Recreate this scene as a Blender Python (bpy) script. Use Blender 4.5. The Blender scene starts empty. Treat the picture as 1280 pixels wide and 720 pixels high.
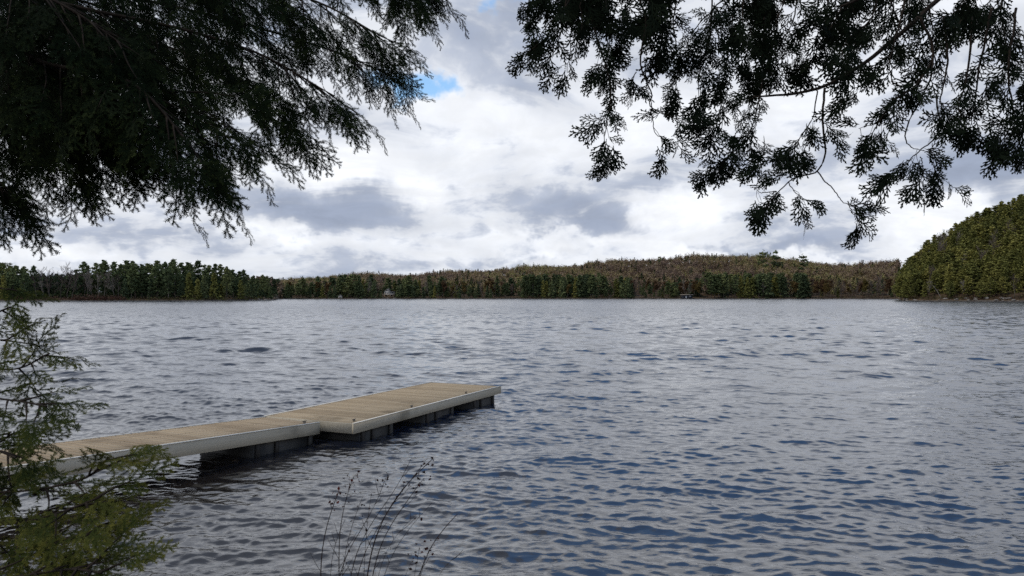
import bpy, math, random
import numpy as np
from mathutils import Vector

C = bpy.context.scene
COL = C.collection
rng = np.random.default_rng(7)
random.seed(7)
R = math.radians

# ------------------------------------------------------------------ camera
F = 930.0            # focal length in pixels of the 1280 px wide photograph
HOR = 370.5          # row of the horizon
EYE = 2.9            # metres above the water
PITCH = math.atan((HOR - 360.0) / F)
cam_d = bpy.data.cameras.new('camera')
cam_d.sensor_width = 36.0
cam_d.lens = 36.0 * F / 1280.0
cam_d.clip_start = 0.05
cam_d.clip_end = 8000
cam_d.dof.use_dof = True
cam_d.dof.focus_distance = 17.0
cam_d.dof.aperture_fstop = 9.0
cam = bpy.data.objects.new('camera', cam_d)
COL.objects.link(cam)
cam.location = (0, 0, EYE)
cam.rotation_euler = (math.pi / 2 + PITCH, 0, 0)
C.camera = cam


def at(px, py, D):
    """point of the place seen at photo pixel (px, py), D metres in front"""
    dx, dz = (px - 640.0) / F, (360.0 - py) / F
    c, s = math.cos(PITCH), math.sin(PITCH)
    v = np.array([dx, c - dz * s, s + dz * c])
    return np.array([0, 0, EYE]) + v * (D / v[1])


# ------------------------------------------------------------------ view, sun, sky
C.render.engine = 'CYCLES'
C.view_settings.view_transform = 'Standard'
C.view_settings.look = 'None'
C.view_settings.exposure = 0.40
C.view_settings.gamma = 1.0
C.cycles.max_bounces = 5
C.cycles.diffuse_bounces = 2
C.cycles.glossy_bounces = 3
C.cycles.transmission_bounces = 2
C.cycles.transparent_max_bounces = 4
C.cycles.use_denoising = False
C.cycles.sample_clamp_indirect = 6.0

SUN_AZ, SUN_EL = R(-112), R(54)      # azimuth from +Y towards +X
sdir = Vector((math.sin(SUN_AZ) * math.cos(SUN_EL), math.cos(SUN_AZ) * math.cos(SUN_EL), math.sin(SUN_EL)))
sl = bpy.data.lights.new('sun', 'SUN')
sl.energy = 1.4
sl.angle = R(20)
sl.color = (1.0, 0.94, 0.85)
so = bpy.data.objects.new('sun', sl)
COL.objects.link(so)
so.rotation_euler = (-sdir).to_track_quat('-Z', 'Y').to_euler()
so.location = (-20, 30, 60)

W = bpy.data.worlds.new('World')
C.world = W
W.use_nodes = True
nt = W.node_tree
nt.nodes.clear()


class NB:
    """small builder of maths in a node tree"""
    def __init__(s, nt):
        s.nt = nt

    def put(s, sock, v):
        if isinstance(v, (int, float)):
            sock.default_value = v
        elif isinstance(v, tuple):
            sock.default_value = v
        else:
            s.nt.links.new(v, sock)

    def m(s, op, a, b=0.0, c=None, clamp=False):
        n = s.nt.nodes.new('ShaderNodeMath')
        n.operation = op
        n.use_clamp = clamp
        s.put(n.inputs[0], a)
        s.put(n.inputs[1], b)
        if c is not None:
            s.put(n.inputs[2], c)
        return n.outputs[0]

    def vm(s, op, a, b):
        n = s.nt.nodes.new('ShaderNodeVectorMath')
        n.operation = op
        s.put(n.inputs[0], a)
        if op == 'SCALE':
            s.put(n.inputs['Scale'], b)
        else:
            s.put(n.inputs[1], b)
        return n.outputs[0]

    def comb(s, x, y, z):
        n = s.nt.nodes.new('ShaderNodeCombineXYZ')
        s.put(n.inputs[0], x); s.put(n.inputs[1], y); s.put(n.inputs[2], z)
        return n.outputs[0]

    def sep(s, v):
        n = s.nt.nodes.new('ShaderNodeSeparateXYZ')
        s.put(n.inputs[0], v)
        return n.outputs

    def noise(s, v, scale, detail=4, rough=0.5, dist=0.0, col=False):
        n = s.nt.nodes.new('ShaderNodeTexNoise')
        s.put(n.inputs['Vector'], v)
        n.inputs['Scale'].default_value = scale
        n.inputs['Detail'].default_value = detail
        n.inputs['Roughness'].default_value = rough
        n.inputs['Distortion'].default_value = dist
        return n.outputs['Color' if col else 'Fac']

    def smooth(s, x, a, b, lo=0.0, hi=1.0):
        n = s.nt.nodes.new('ShaderNodeMapRange')
        n.interpolation_type = 'SMOOTHSTEP'
        s.put(n.inputs[0], x)
        n.inputs[1].default_value = a; n.inputs[2].default_value = b
        n.inputs[3].default_value = lo; n.inputs[4].default_value = hi
        return n.outputs[0]

    def mix(s, f, a, b, mode='MIX'):
        n = s.nt.nodes.new('ShaderNodeMix')
        n.data_type = 'RGBA'
        n.blend_type = mode
        s.put(n.inputs[0], f)
        for sk, v in ((n.inputs[6], a), (n.inputs[7], b)):
            s.put(sk, v + (1.0,) if isinstance(v, tuple) and len(v) == 3 else v)
        return n.outputs[2]


b = NB(nt)
tc = nt.nodes.new('ShaderNodeTexCoord')
d = tc.outputs['Generated']
dx, dy, dz = b.sep(d)
# clouds live on a high flat layer: project the direction onto it
den = b.m('ADD', b.m('MAXIMUM', dz, 0.0), 0.30)
pl = b.comb(b.m('DIVIDE', dx, den), b.m('DIVIDE', dy, den), b.m('MULTIPLY', dz, 2.2))
w1 = b.vm('SCALE', b.vm('SUBTRACT', b.noise(pl, 1.3, 3, .5, col=True), (.5, .5, .5)), 0.55)
plw = b.vm('ADD', pl, w1)
n_big = b.noise(plw, 1.5, 9, 0.53)
n_mid = b.noise(b.vm('ADD', plw, (7.3, 2.1, .4)), 2.2, 9, 0.52)
n_fine = b.noise(b.vm('ADD', plw, (1.3, 9.1, 2.)), 8.5, 7, 0.6)
# tangent-plane coordinates ahead of the jetty, slightly stirred by noise
dyc = b.m('MAXIMUM', dy, 0.04)
uw = b.sep(b.vm('SUBTRACT', b.noise(d, 9, 5, .6, col=True), (.5, .5, .5)))
u = b.m('ADD', b.m('DIVIDE', dx, dyc), b.m('MULTIPLY', uw[0], 0.22))
v = b.m('ADD', b.m('DIVIDE', dz, dyc), b.m('MULTIPLY', uw[1], 0.13))


def blob(px, py, sx, sy, amp):
    a = b.m('MULTIPLY', b.m('SUBTRACT', u, (px - 640) / F), F / sx)
    c = b.m('MULTIPLY', b.m('SUBTRACT', v, (HOR - py) / F), F / sy)
    q = b.m('ADD', b.m('MULTIPLY', a, a), b.m('MULTIPLY', c, c))
    return b.m('MULTIPLY', b.m('EXPONENT', b.m('MULTIPLY', q, -1.0)), amp)


def total(x, blobs):
    for q in blobs:
        x = b.m('ADD', x, blob(*q))
    return x


# holes in the cloud cover (negative) and solid cover (positive)
cover0 = total(b.m('ADD', n_big, 0.19), [
    (522, 132, 62, 22, -0.42), (640, -8, 45, 26, -0.36), (470, 105, 60, 26, -0.30), (300, 60, 120, 60, -0.22),
    (700, 25, 60, 26, -0.14), (760, 230, 420, 120, 0.25), (420, 220, 200, 60, 0.25), (620, 55, 70, 30, 0.14)])
# overhead, to the right, the cloud opens to blue
el_open = b.m('MULTIPLY', b.smooth(dz, 0.34, 0.58), b.smooth(dx, -0.35, 0.05))
cover0 = b.m('SUBTRACT', cover0, b.m('MULTIPLY', el_open, 0.30))
cover = b.smooth(cover0, 0.36, 0.55)
# thick, shaded cloud bases
thick0 = b.m('ADD', b.m('MULTIPLY', n_mid, 0.75), b.m('MULTIPLY', n_fine, 0.25))
thick0 = total(thick0, [
    (395, 266, 130, 24, 0.18), (670, 264, 140, 24, 0.16), (1240, 200, 90, 40, 0.22), (1150, 215, 90, 20, 0.06),
    (610, 25, 90, 34, 0.12), (560, 40, 60, 40, 0.06), (830, 215, 80, 18, 0.06), (960, 268, 60, 12, 0.08),
    (190, 290, 80, 14, 0.10), (560, 322, 60, 8, 0.10), (900, 306, 70, 7, 0.12), (1020, 310, 60, 9, 0.07), (300, 322, 90, 7, 0.05),
    (440, 210, 95, 24, -0.24), (600, 150, 120, 34, -0.18), (60, 315, 80, 14, -0.20), (340, 300, 60, 10, -0.14),
    (545, 245, 26, 22, -0.18), (845, 258, 40, 26, -0.26), (720, 300, 120, 8, -0.16), (850, 312, 40, 8, -0.14), (970, 322, 90, 8, -0.20), (1150, 285, 60, 14, -0.16),
    (1170, 250, 100, 12, -0.14), (660, 315, 60, 8, -0.14), (780, 120, 120, 50, -0.10)])
crisp = b.m('ADD', thick0, b.m('MULTIPLY', b.m('SUBTRACT', n_fine, 0.5), 0.55))
thick = b.m('ADD', b.m('MULTIPLY', b.smooth(thick0, 0.27, 0.76), 0.62), b.m('MULTIPLY', b.smooth(crisp, 0.455, 0.64), 0.29))
wisps = b.smooth(n_fine, 0.3, 0.75, 0.90, 1.08)
K = 10.0
ccol = b.mix(thick, (0.77 * K, 0.79 * K, 0.825 * K), (0.225 * K, 0.27 * K, 0.37 * K))
ccol = b.mix(1.0, ccol, b.comb(wisps, wisps, wisps), 'MULTIPLY')
# heavier, darker cloud overhead
ccol = b.mix(b.smooth(dz, 0.41, 0.60, 0, .9), ccol, (0.115 * K, 0.148 * K, 0.215 * K))
sky = nt.nodes.new('ShaderNodeTexSky')
sky.sky_type = 'NISHITA'
sky.sun_disc = False
sky.sun_elevation = SUN_EL
sky.sun_rotation = SUN_AZ
sky.air_density = 1.3
sky.dust_density = 0.4
sky.ozone_density = 2.0
skyc = b.mix(1.0, sky.outputs[0], (1.15, 1.35, 1.5), 'MULTIPLY')
full = b.mix(cover, skyc, ccol)
bg = nt.nodes.new('ShaderNodeBackground')
nt.links.new(full, bg.inputs[0])
bg.inputs[1].default_value = 0.1
wo = nt.nodes.new('ShaderNodeOutputWorld')
nt.links.new(bg.outputs[0], wo.inputs[0])


# ------------------------------------------------------------------ helpers
def norm(a):
    a = np.asarray(a, float)
    return a / (np.linalg.norm(a) + 1e-12)


class MB:
    """collects triangles and quads for one mesh"""
    def __init__(s):
        s.v, s.q, s.t, s.a, s.n = [], [], [], [], 0
        s.qm, s.tm = [], []

    def add(s, v, quads=None, tris=None, val=0.5, mat=0):
        v = np.asarray(v, float).reshape(-1, 3)
        s.v.append(v)
        s.a.append(np.broadcast_to(np.asarray(val, float), (len(v),) if np.ndim(val) == 0 else np.shape(val)).astype(float))
        if quads is not None and len(quads):
            q = np.asarray(quads, int) + s.n
            s.q.append(q); s.qm.append(np.full(len(q), mat))
        if tris is not None and len(tris):
            t = np.asarray(tris, int) + s.n
            s.t.append(t); s.tm.append(np.full(len(t), mat))
        s.n += len(v)

    def box(s, c, sx, sy, sz, X=(1, 0, 0), Y=(0, 1, 0), Z=(0, 0, 1), val=0.5, mat=0, bev=0.0):
        X, Y, Z, c = (np.asarray(k, float) for k in (X, Y, Z, c))
        if bev <= 0:
            p = [c + X * sx / 2 * i + Y * sy / 2 * j + Z * sz / 2 * k for k in (-1, 1) for j in (-1, 1) for i in (-1, 1)]
            s.add(p, [(0, 2, 3, 1), (4, 5, 7, 6), (0, 1, 5, 4), (2, 6, 7, 3), (0, 4, 6, 2), (1, 3, 7, 5)], val=val, mat=mat)
        else:   # chamfered along the top and bottom rims
            p = []
            for k, ins in ((-1, bev), (-1 + 2 * bev / sz, 0), (1 - 2 * bev / sz, 0), (1, bev)):
                for i, j in ((-1, -1), (1, -1), (1, 1), (-1, 1)):
                    p.append(c + X * (sx / 2 - ins) * i + Y * (sy / 2 - ins) * j + Z * sz / 2 * k)
            q = [(3, 2, 1, 0), (12, 13, 14, 15)]
            for l in range(3):
                for i in range(4):
                    q.append((l * 4 + i, l * 4 + (i + 1) % 4, l * 4 + 4 + (i + 1) % 4, l * 4 + 4 + i))
            s.add(p, q, val=val, mat=mat)

    def tube(s, pts, rad, n=6, val=0.5, mat=0):
        pts = np.asarray(pts, float)
        m = len(pts)
        rad = np.broadcast_to(np.asarray(rad, float), (m,))
        tan = np.gradient(pts, axis=0)
        tan /= np.linalg.norm(tan, axis=1, keepdims=True) + 1e-12
        ref = np.where(np.abs(tan[:, 2:3]) > 0.9, np.array([[1., 0, 0]]), np.array([[0, 0, 1.]]))
        X = np.cross(tan, ref); X /= np.linalg.norm(X, axis=1, keepdims=True) + 1e-12
        Y = np.cross(tan, X)
        an = np.arange(n) * 2 * math.pi / n
        ring = pts[:, None] + rad[:, None, None] * (np.cos(an)[None, :, None] * X[:, None] + np.sin(an)[None, :, None] * Y[:, None])
        i = np.arange(m - 1)[:, None] * n
        j = np.arange(n)[None]
        q = np.stack([i + j, i + (j + 1) % n, i + n + (j + 1) % n, i + n + j], -1).reshape(-1, 4)
        tip = len(ring.reshape(-1, 3))
        vv = np.vstack([ring.reshape(-1, 3), pts[:1], pts[-1:]])
        jj = np.arange(n)
        t = np.vstack([np.stack([np.full(n, tip), (jj + 1) % n, jj], 1),
                       np.stack([np.full(n, tip + 1), (m - 1) * n + jj, (m - 1) * n + (jj + 1) % n], 1)])
        s.add(vv, q, t, val=val, mat=mat)

    def mesh(s, name, smooth=False):
        me = bpy.data.meshes.new(name)
        v = np.vstack(s.v)
        q = np.vstack(s.q) if s.q else np.zeros((0, 4), int)
        t = np.vstack(s.t) if s.t else np.zeros((0, 3), int)
        loops = np.concatenate([q.ravel(), t.ravel()])
        me.vertices.add(len(v)); me.vertices.foreach_set('co', v.ravel().astype(np.float32))
        me.loops.add(len(loops)); me.loops.foreach_set('vertex_index', loops.astype(np.int32))
        me.polygons.add(len(q) + len(t))
        st = np.concatenate([np.arange(len(q)) * 4, len(q) * 4 + np.arange(len(t)) * 3])
        me.polygons.foreach_set('loop_start', st.astype(np.int32))
        mi = np.concatenate(s.qm + s.tm) if (s.qm or s.tm) else np.zeros(0)
        me.polygons.foreach_set('material_index', mi.astype(np.int32))
        me.update(calc_edges=True)
        at_ = me.attributes.new('tint', 'FLOAT', 'POINT')
        at_.data.foreach_set('value', np.concatenate(s.a).astype(np.float32))
        if smooth:
            me.polygons.foreach_set('use_smooth', np.ones(len(me.polygons), bool))
        me.validate()
        return me

    def obj(s, name, mats, parent=None, smooth=False):
        me = s.mesh(name, smooth)
        return link(name, me, mats, parent)


def link(name, me, mats=None, parent=None):
    if mats is not None and not len(me.materials):
        for m_ in (mats if isinstance(mats, (list, tuple)) else [mats]):
            me.materials.append(m_)
    o = bpy.data.objects.new(name, me)
    COL.objects.link(o)
    if parent is not None:
        o.parent = parent
        o.matrix_parent_inverse.identity()
        if tuple(parent.location) != (0, 0, 0) and not parent.get('_local'):
            o.location = [-q for q in parent.matrix_basis.translation]
    return o


def tag(o, label, cat, group=None, kind=None):
    o['label'] = label
    o['category'] = cat
    if group: o['group'] = group
    if kind: o['kind'] = kind
    return o


def thing(name, label, cat, loc=(0, 0, 0), group=None, local=False):
    """Empty at a thing's base; with local=True its parts are modelled round the origin"""
    o = bpy.data.objects.new(name, None)
    o.empty_display_size = 0.3
    COL.objects.link(o)
    o.location = loc
    tag(o, label, cat, group)
    if local: o['_local'] = 1
    return o


def mat(name, build, rough=0.8, spec=0.3):
    m_ = bpy.data.materials.new(name)
    m_.use_nodes = True
    t = m_.node_tree
    p = t.nodes['Principled BSDF']
    p.inputs['Roughness'].default_value = rough
    p.inputs['Specular IOR Level'].default_value = spec
    q = NB(t)
    c = build(q, p)
    if c is not None:
        q.put(p.inputs['Base Color'], c + (1.0,) if isinstance(c, tuple) else c)
    return m_


def attr(q, name='tint'):
    n = q.nt.nodes.new('ShaderNodeAttribute')
    n.attribute_name = name
    return n.outputs['Fac']


def objc(q):
    return q.nt.nodes.new('ShaderNodeTexCoord').outputs['Object']


def orand(q):
    return q.nt.nodes.new('ShaderNodeObjectInfo').outputs['Random']


def ramp(q, f, stops):
    n = q.nt.nodes.new('ShaderNodeValToRGB')
    e = n.color_ramp.elements
    while len(e) < len(stops): e.new(0.5)
    for k, (p_, c) in zip(e, stops):
        k.position = p_; k.color = c + (1,)
    q.put(n.inputs[0], f)
    return n.outputs[0]


def bump(q, p, h, strength, dist=0.01):
    n = q.nt.nodes.new('ShaderNodeBump')
    n.inputs['Strength'].default_value = strength
    n.inputs['Distance'].default_value = dist
    q.put(n.inputs['Height'], h)
    q.nt.links.new(n.outputs[0], p.inputs['Normal'])


def leafy(q, p, col, trans=0.25):
    """foliage that lets a little light through"""
    t = q.nt
    tr = t.nodes.new('ShaderNodeBsdfTranslucent')
    mx = t.nodes.new('ShaderNodeMixShader')
    mx.inputs[0].default_value = trans
    q.put(tr.inputs[0], col)
    t.links.new(p.outputs[0], mx.inputs[1]); t.links.new(tr.outputs[0], mx.inputs[2])
    t.links.new(mx.outputs[0], t.nodes['Material Output'].inputs[0])
    return col


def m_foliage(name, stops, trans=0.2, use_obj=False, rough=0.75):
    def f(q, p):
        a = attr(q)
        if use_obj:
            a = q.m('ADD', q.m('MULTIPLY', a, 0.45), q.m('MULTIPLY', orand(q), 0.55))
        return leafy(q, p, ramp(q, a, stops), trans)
    return mat(name, f, .9, 0.06)


M = {}
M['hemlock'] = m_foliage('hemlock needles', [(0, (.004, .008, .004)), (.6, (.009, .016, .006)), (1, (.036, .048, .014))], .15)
M['sapling'] = m_foliage('young hemlock needles', [(0, (.012, .020, .008)), (.5, (.042, .055, .014)), (1, (.12, .115, .025))], .3)
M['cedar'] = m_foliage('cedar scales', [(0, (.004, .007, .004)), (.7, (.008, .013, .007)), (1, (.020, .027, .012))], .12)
M['bark'] = mat('bark', lambda q, p: ramp(q, q.noise(q.vm('MULTIPLY', objc(q), (9, 9, 2)), 3, 6), [(.3, (.008, .006, .005)), (.7, (.030, .023, .018))]), .9, .1)
M['far_bark'] = mat('far bark', lambda q, p: ramp(q, orand(q), [(0, (.06, .05, .045)), (1, (.16, .14, .125))]), .9, .1)
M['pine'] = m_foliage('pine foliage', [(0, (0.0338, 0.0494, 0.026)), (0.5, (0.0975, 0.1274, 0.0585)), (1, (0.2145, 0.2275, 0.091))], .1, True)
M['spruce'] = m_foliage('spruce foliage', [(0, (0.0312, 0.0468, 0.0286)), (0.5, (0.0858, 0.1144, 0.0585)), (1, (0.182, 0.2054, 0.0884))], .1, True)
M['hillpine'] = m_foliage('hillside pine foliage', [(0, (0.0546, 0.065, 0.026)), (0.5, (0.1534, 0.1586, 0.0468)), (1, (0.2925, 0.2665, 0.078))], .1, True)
M['twig'] = mat('bare twigs', lambda q, p: ramp(q, orand(q), [(0, (.075, .058, .052)), (.5, (.12, .092, .080)), (1, (.21, .185, .165))]), .9, .1)
M['hardwood'] = m_foliage('budding hardwood', [(0, (.070, .040, .028)), (.35, (.105, .062, .038)), (.6, (.130, .090, .036)), (1, (.125, .118, .036))], .1, True)
M['woods'] = m_foliage('far woods', [(0, (0.0246, 0.0381, 0.0202)), (0.2, (0.0627, 0.0851, 0.0381)), (0.24, (0.168, 0.1232, 0.1008)), (0.55, (0.2576, 0.1848, 0.1288)), (0.8, (0.28, 0.2296, 0.1064)), (1, (0.2352, 0.2408, 0.084))], .1)


# ------------------------------------------------------------------ water
def build_water():
    ys = [3.0]
    while ys[-1] < 2200:
        ys.append(ys[-1] + (0.018 + 0.0027 * (ys[-1] - 6) if ys[-1] > 6.5 else .15))
    ys = np.array(ys)
    nc = 980
    uu = np.linspace(-1, 1, nc)
    hw = 0.80 * ys + 5.0
    X = (uu[None] * hw[:, None]).astype(np.float32)
    Y = np.repeat(ys[:, None], nc, 1).astype(np.float32)
    dyv = np.gradient(ys)
    dxv = 2 * hw / nc
    sp = np.maximum(dyv, dxv)
    r2 = np.random.default_rng(3)
    Z = np.zeros_like(X); OX = np.zeros_like(X); OY = np.zeros_like(X)
    n = 104
    lam = np.exp(r2.uniform(math.log(0.08), math.log(6.0), n))
    ang = r2.normal(R(-98), R(36), n)
    ph = r2.uniform(0, 2 * math.pi, n)
    # calmer and rougher gust patches
    g = np.ones_like(X)
    for k in range(7):
        a = r2.uniform(0, 2 * math.pi); l_ = r2.uniform(9, 34)
        g += 0.06 * np.sin((X * math.cos(a) * .6 + Y * math.sin(a)) * 2 * math.pi / l_ + r2.uniform(0, 6.28))
    g = np.clip(g, 0.45, 1.6)
    # the float blocks damp the chop in the lee under the walkway
    g *= 1 - .6 * np.exp(-((X + 4.9) ** 2 + (Y - 12.4) ** 2) / 2.4 ** 2)
    for l_, a, p_ in zip(lam, ang, ph):
        k = 2 * math.pi / l_
        s_ = sum(a_ * math.exp(-(math.log(l_ / c_) / w_) ** 2) for a_, c_, w_ in ((.042, .18, .5), (.032, .42, .45), (.012, 1.0, .5), (.010, 2.6, .6)))
        wgt = np.clip((l_ / sp - 2.0) / 1.6, 0, 1)
        if l_ > .6:      # longer wavelets build up away from the sheltered bank
            q_ = np.clip((ys - 12) / 18, 0, 1)
            wgt = wgt * (1 + 1.15 * q_ * q_ * (3 - 2 * q_) * min((l_ - .6) / .4, 1))
        if wgt.max() <= 0: continue
        A = s_ / k * wgt[:, None]
        cx, cy = math.cos(a), math.sin(a)
        m_ = int(np.searchsorted(-wgt, 0.0))     # rows near enough to carry this wave
        A = A[:m_].astype(np.float32) * g[:m_]
        arg = (k * cx) * X[:m_] + (k * cy) * Y[:m_] + np.float32(p_)
        Z[:m_] += A * np.cos(arg)
        sn = np.sin(arg) * A
        OX[:m_] -= cx * sn; OY[:m_] -= cy * sn
    co = np.stack([X + OX, Y + OY, Z], -1).reshape(-1, 3)
    i = np.arange(len(ys) - 1)[:, None] * nc
    j = np.arange(nc - 1)[None]
    q = np.stack([i + j, i + j + 1, i + nc + j + 1, i + nc + j], -1).reshape(-1, 4)
    mb = MB(); mb.add(co, q)

    def f(q, p):
        o = objc(q)
        y = q.sep(o)[1]
        far = q.smooth(y, 45, 170)      # ripples too small for the mesh become roughness
        s1 = q.vm('MULTIPLY', o, (0.75, 1.35, 1))
        c = q.noise(s1, 8.0, 3, .55, .3)
        e = q.noise(q.vm('MULTIPLY', o, (0.6, 1.2, 1)), 0.55, 4, .6, .4)
        g = q.noise(q.vm('MULTIPLY', o, (0.5, 1.0, 1)), 0.16, 4, .6, .4)
        fine = q.m('ADD', q.m('MULTIPLY', c, .010), q.m('MULTIPLY', q.noise(s1, 21, 2, .5), .0028))
        near_h = q.m('MULTIPLY', fine, q.m('SUBTRACT', 1.0, far))
        h = q.m('ADD', near_h, q.m('MULTIPLY', far, q.m('ADD', q.m('MULTIPLY', e, .26), q.m('MULTIPLY', g, .80))))
        bump(q, p, h, 0.6, 1.0)
        q.put(p.inputs['Roughness'], q.m('ADD', .05, q.m('MULTIPLY', far, q.smooth(q.noise(o, .05, 3, .6), .3, .7, .10, .16))))
        p.inputs['IOR'].default_value = 2.05
        # brown peaty shallows by the bank, dark blue-black further out
        return q.mix(q.smooth(q.m('ADD', y, q.m('MULTIPLY', q.sep(o)[0], .9)), 5, 17), (.016, .013, .011), (.006, .012, .026))
    m_ = mat('lake water', f, 0.04, 0.5)
    ob = mb.obj('lake_water', m_, smooth=True)
    ob['kind'] = 'structure'
    ob['label'] = 'rippled grey blue lake water'


build_water()

# ------------------------------------------------------------------ land
SH_PX = [-900, -100, 120, 250, 320, 344, 350, 480, 700, 1000, 1100, 1121, 1127, 1180, 1280, 1500, 1900]
SH_D = [440, 470, 478, 490, 520, 560, 840, 850, 850, 840, 800, 770, 470, 425, 400, 370, 330]


def shore(px): return float(np.interp(px, SH_PX, SH_D))


# skyline of the bare ground (tree tops minus a tree) as rows of the photo, at the ridge distance
RG_PX = [350, 420, 500, 600, 640, 700, 760, 830, 880, 930, 970, 1010, 1060, 1122]
RG_Y = [361, 352, 352, 347, 343.5, 341, 335, 331, 328, 327, 331, 336, 340, 336]
RH_PX = [1124, 1128, 1137, 1150, 1185, 1230, 1280, 1400, 1900]
RH_Y = [372, 356, 345, 335, 308, 286, 267, 222, 190]


def ground(px, t):
    """height of the land t metres behind the shoreline"""
    if t <= 0: return max(-3.0, t * 0.12)
    if px < 347:
        z = 0.7 * min(t, 4) / 4 + 6.0 * min(max(t - 4, 0) / 160, 1)
    elif px < 1124:
        D = shore(px)
        top = (HOR - np.interp(px, RG_PX, RG_Y)) / F * (D + 460) + EYE
        s = min(t / 460, 1)
        s = s * s * (3 - 2 * s) * .65 + s * .35
        z = 0.7 * min(t, 4) / 4 + max(top - .7, 2) * s
    else:
        D = shore(px)
        top = (HOR - np.interp(px, RH_PX, RH_Y)) / F * (D + 170) + EYE
        s = min(t / 170, 1)
        s = s * .75 + .25 * s * s * (3 - 2 * s)
        z = 0.8 * min(t, 3) / 3 + max(top - .8, 3) * s
    return z


def spot(px, t):
    D = shore(px) + t
    return np.array([(px - 640) / F * D, D, ground(px, t)])


def build_land():
    pxs = np.concatenate([np.arange(-900, 1900, 8.0), [343.9, 344.1, 349.9, 350.1, 1121.1, 1122.5, 1124.5, 1126.9]])
    pxs.sort()
    ts = np.array([-25, -12, -4, -1, 0, 1, 2, 3, 5, 9, 15, 25, 40, 60, 85, 115, 150, 170, 200, 250, 300, 360, 420, 460, 560, 800, 1400, 2400.])
    co = []
    for px in pxs:
        for t in ts:
            p = spot(px, t)
            if t > 0.5 and t < 600:
                p[2] += 0.25 * math.sin(p[0] * .31 + t) * math.sin(p[1] * .23) * min(t / 3, 1)
            co.append(p)
    m = len(ts)
    i = np.arange(len(pxs) - 1)[:, None] * m
    j = np.arange(m - 1)[None]
    q = np.stack([i + j, i + m + j, i + m + j + 1, i + j + 1], -1).reshape(-1, 4)
    mb = MB(); mb.add(co, q)

    def f(q, p):
        o = objc(q)
        z = q.sep(o)[2]
        n = q.noise(o, 0.12, 6, .6)
        lit = ramp(q, n, [(.3, (.050, .034, .022)), (.55, (.085, .058, .036)), (.75, (.070, .065, .030))])
        rock = ramp(q, q.noise(o, 0.7, 5, .7), [(.35, (.018, .016, .015)), (.7, (.17, .155, .14))])
        return q.mix(q.smooth(q.m('ADD', z, q.m('MULTIPLY', n, .8)), .75, 1.3), rock, lit)
    ob = mb.obj('hills', mat('forest floor', f, .95, .1), smooth=True)
    ob['kind'] = 'structure'
    ob['label'] = 'low wooded hills round the far shore of the lake'


build_land()


def near_shore(x): return 3.6 + 0.17 * min(max(0.0, -x - 3.0), 5.5) ** 2


def bank_z(x, y):
    s = near_shore(x) - y
    if s < 0: return max(-2.0, 0.28 * s)
    return min(0.34 * s, 1.2 + 0.06 * (s - 3.5)) if s > 3.5 else 0.34 * s


def build_bank():
    xs = np.arange(-34, 34.1, 0.5); ys = np.arange(-30, 22, 0.5)
    co = [(x, y, bank_z(x, y) + (0.05 * math.sin(3.1 * x + y) * math.sin(2.3 * y - x) if bank_z(x, y) > -.05 else 0)) for x in xs for y in ys]
    m = len(ys)
    i = np.arange(len(xs) - 1)[:, None] * m; j = np.arange(m - 1)[None]
    mb = MB(); mb.add(co, np.stack([i + j, i + m + j, i + m + j + 1, i + j + 1], -1).reshape(-1, 4))

    def f(q, p):
        o = objc(q)
        n = q.noise(o, 2.2, 8, .65)
        bump(q, p, n, .6, .08)
        return ramp(q, n, [(.3, (.022, .016, .012)), (.5, (.070, .048, .030)), (.7, (.115, .080, .048))])
    ob = mb.obj('shore_bank', mat('leaf litter', f, .95, .1), smooth=True)
    ob['kind'] = 'structure'
    ob['label'] = 'shaded bank of earth and dead leaves'


build_bank()


# ------------------------------------------------------------------ far trees: prototypes
def leaf_quads(mb, c, size, val, r, flat=0.5):
    """little leaf clumps: one randomly turned quad per centre"""
    c = np.asarray(c, float).reshape(-1, 3)
    n = len(c)
    nr = r.normal(size=(n, 3)); nr[:, 2] = np.abs(nr[:, 2]) + flat
    nr /= np.linalg.norm(nr, axis=1, keepdims=True)
    a = r.normal(size=(n, 3))
    X = np.cross(nr, a); X /= np.linalg.norm(X, axis=1, keepdims=True)
    Y = np.cross(nr, X)
    s = (np.asarray(size) * r.uniform(.6, 1.3, n))[:, None]
    asp = r.uniform(.45, .9, n)[:, None]
    p = np.stack([c - X * s - Y * s * asp * .4, c + X * s * .3 - Y * s * asp, c + X * s + Y * s * asp * .3, c - X * s * .2 + Y * s * asp], 1)
    q = np.arange(4 * n).reshape(n, 4)
    v = np.repeat(np.clip(val + r.normal(0, .14, n), 0, 1), 4)
    mb.add(p.reshape(-1, 3), q, val=v)


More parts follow.
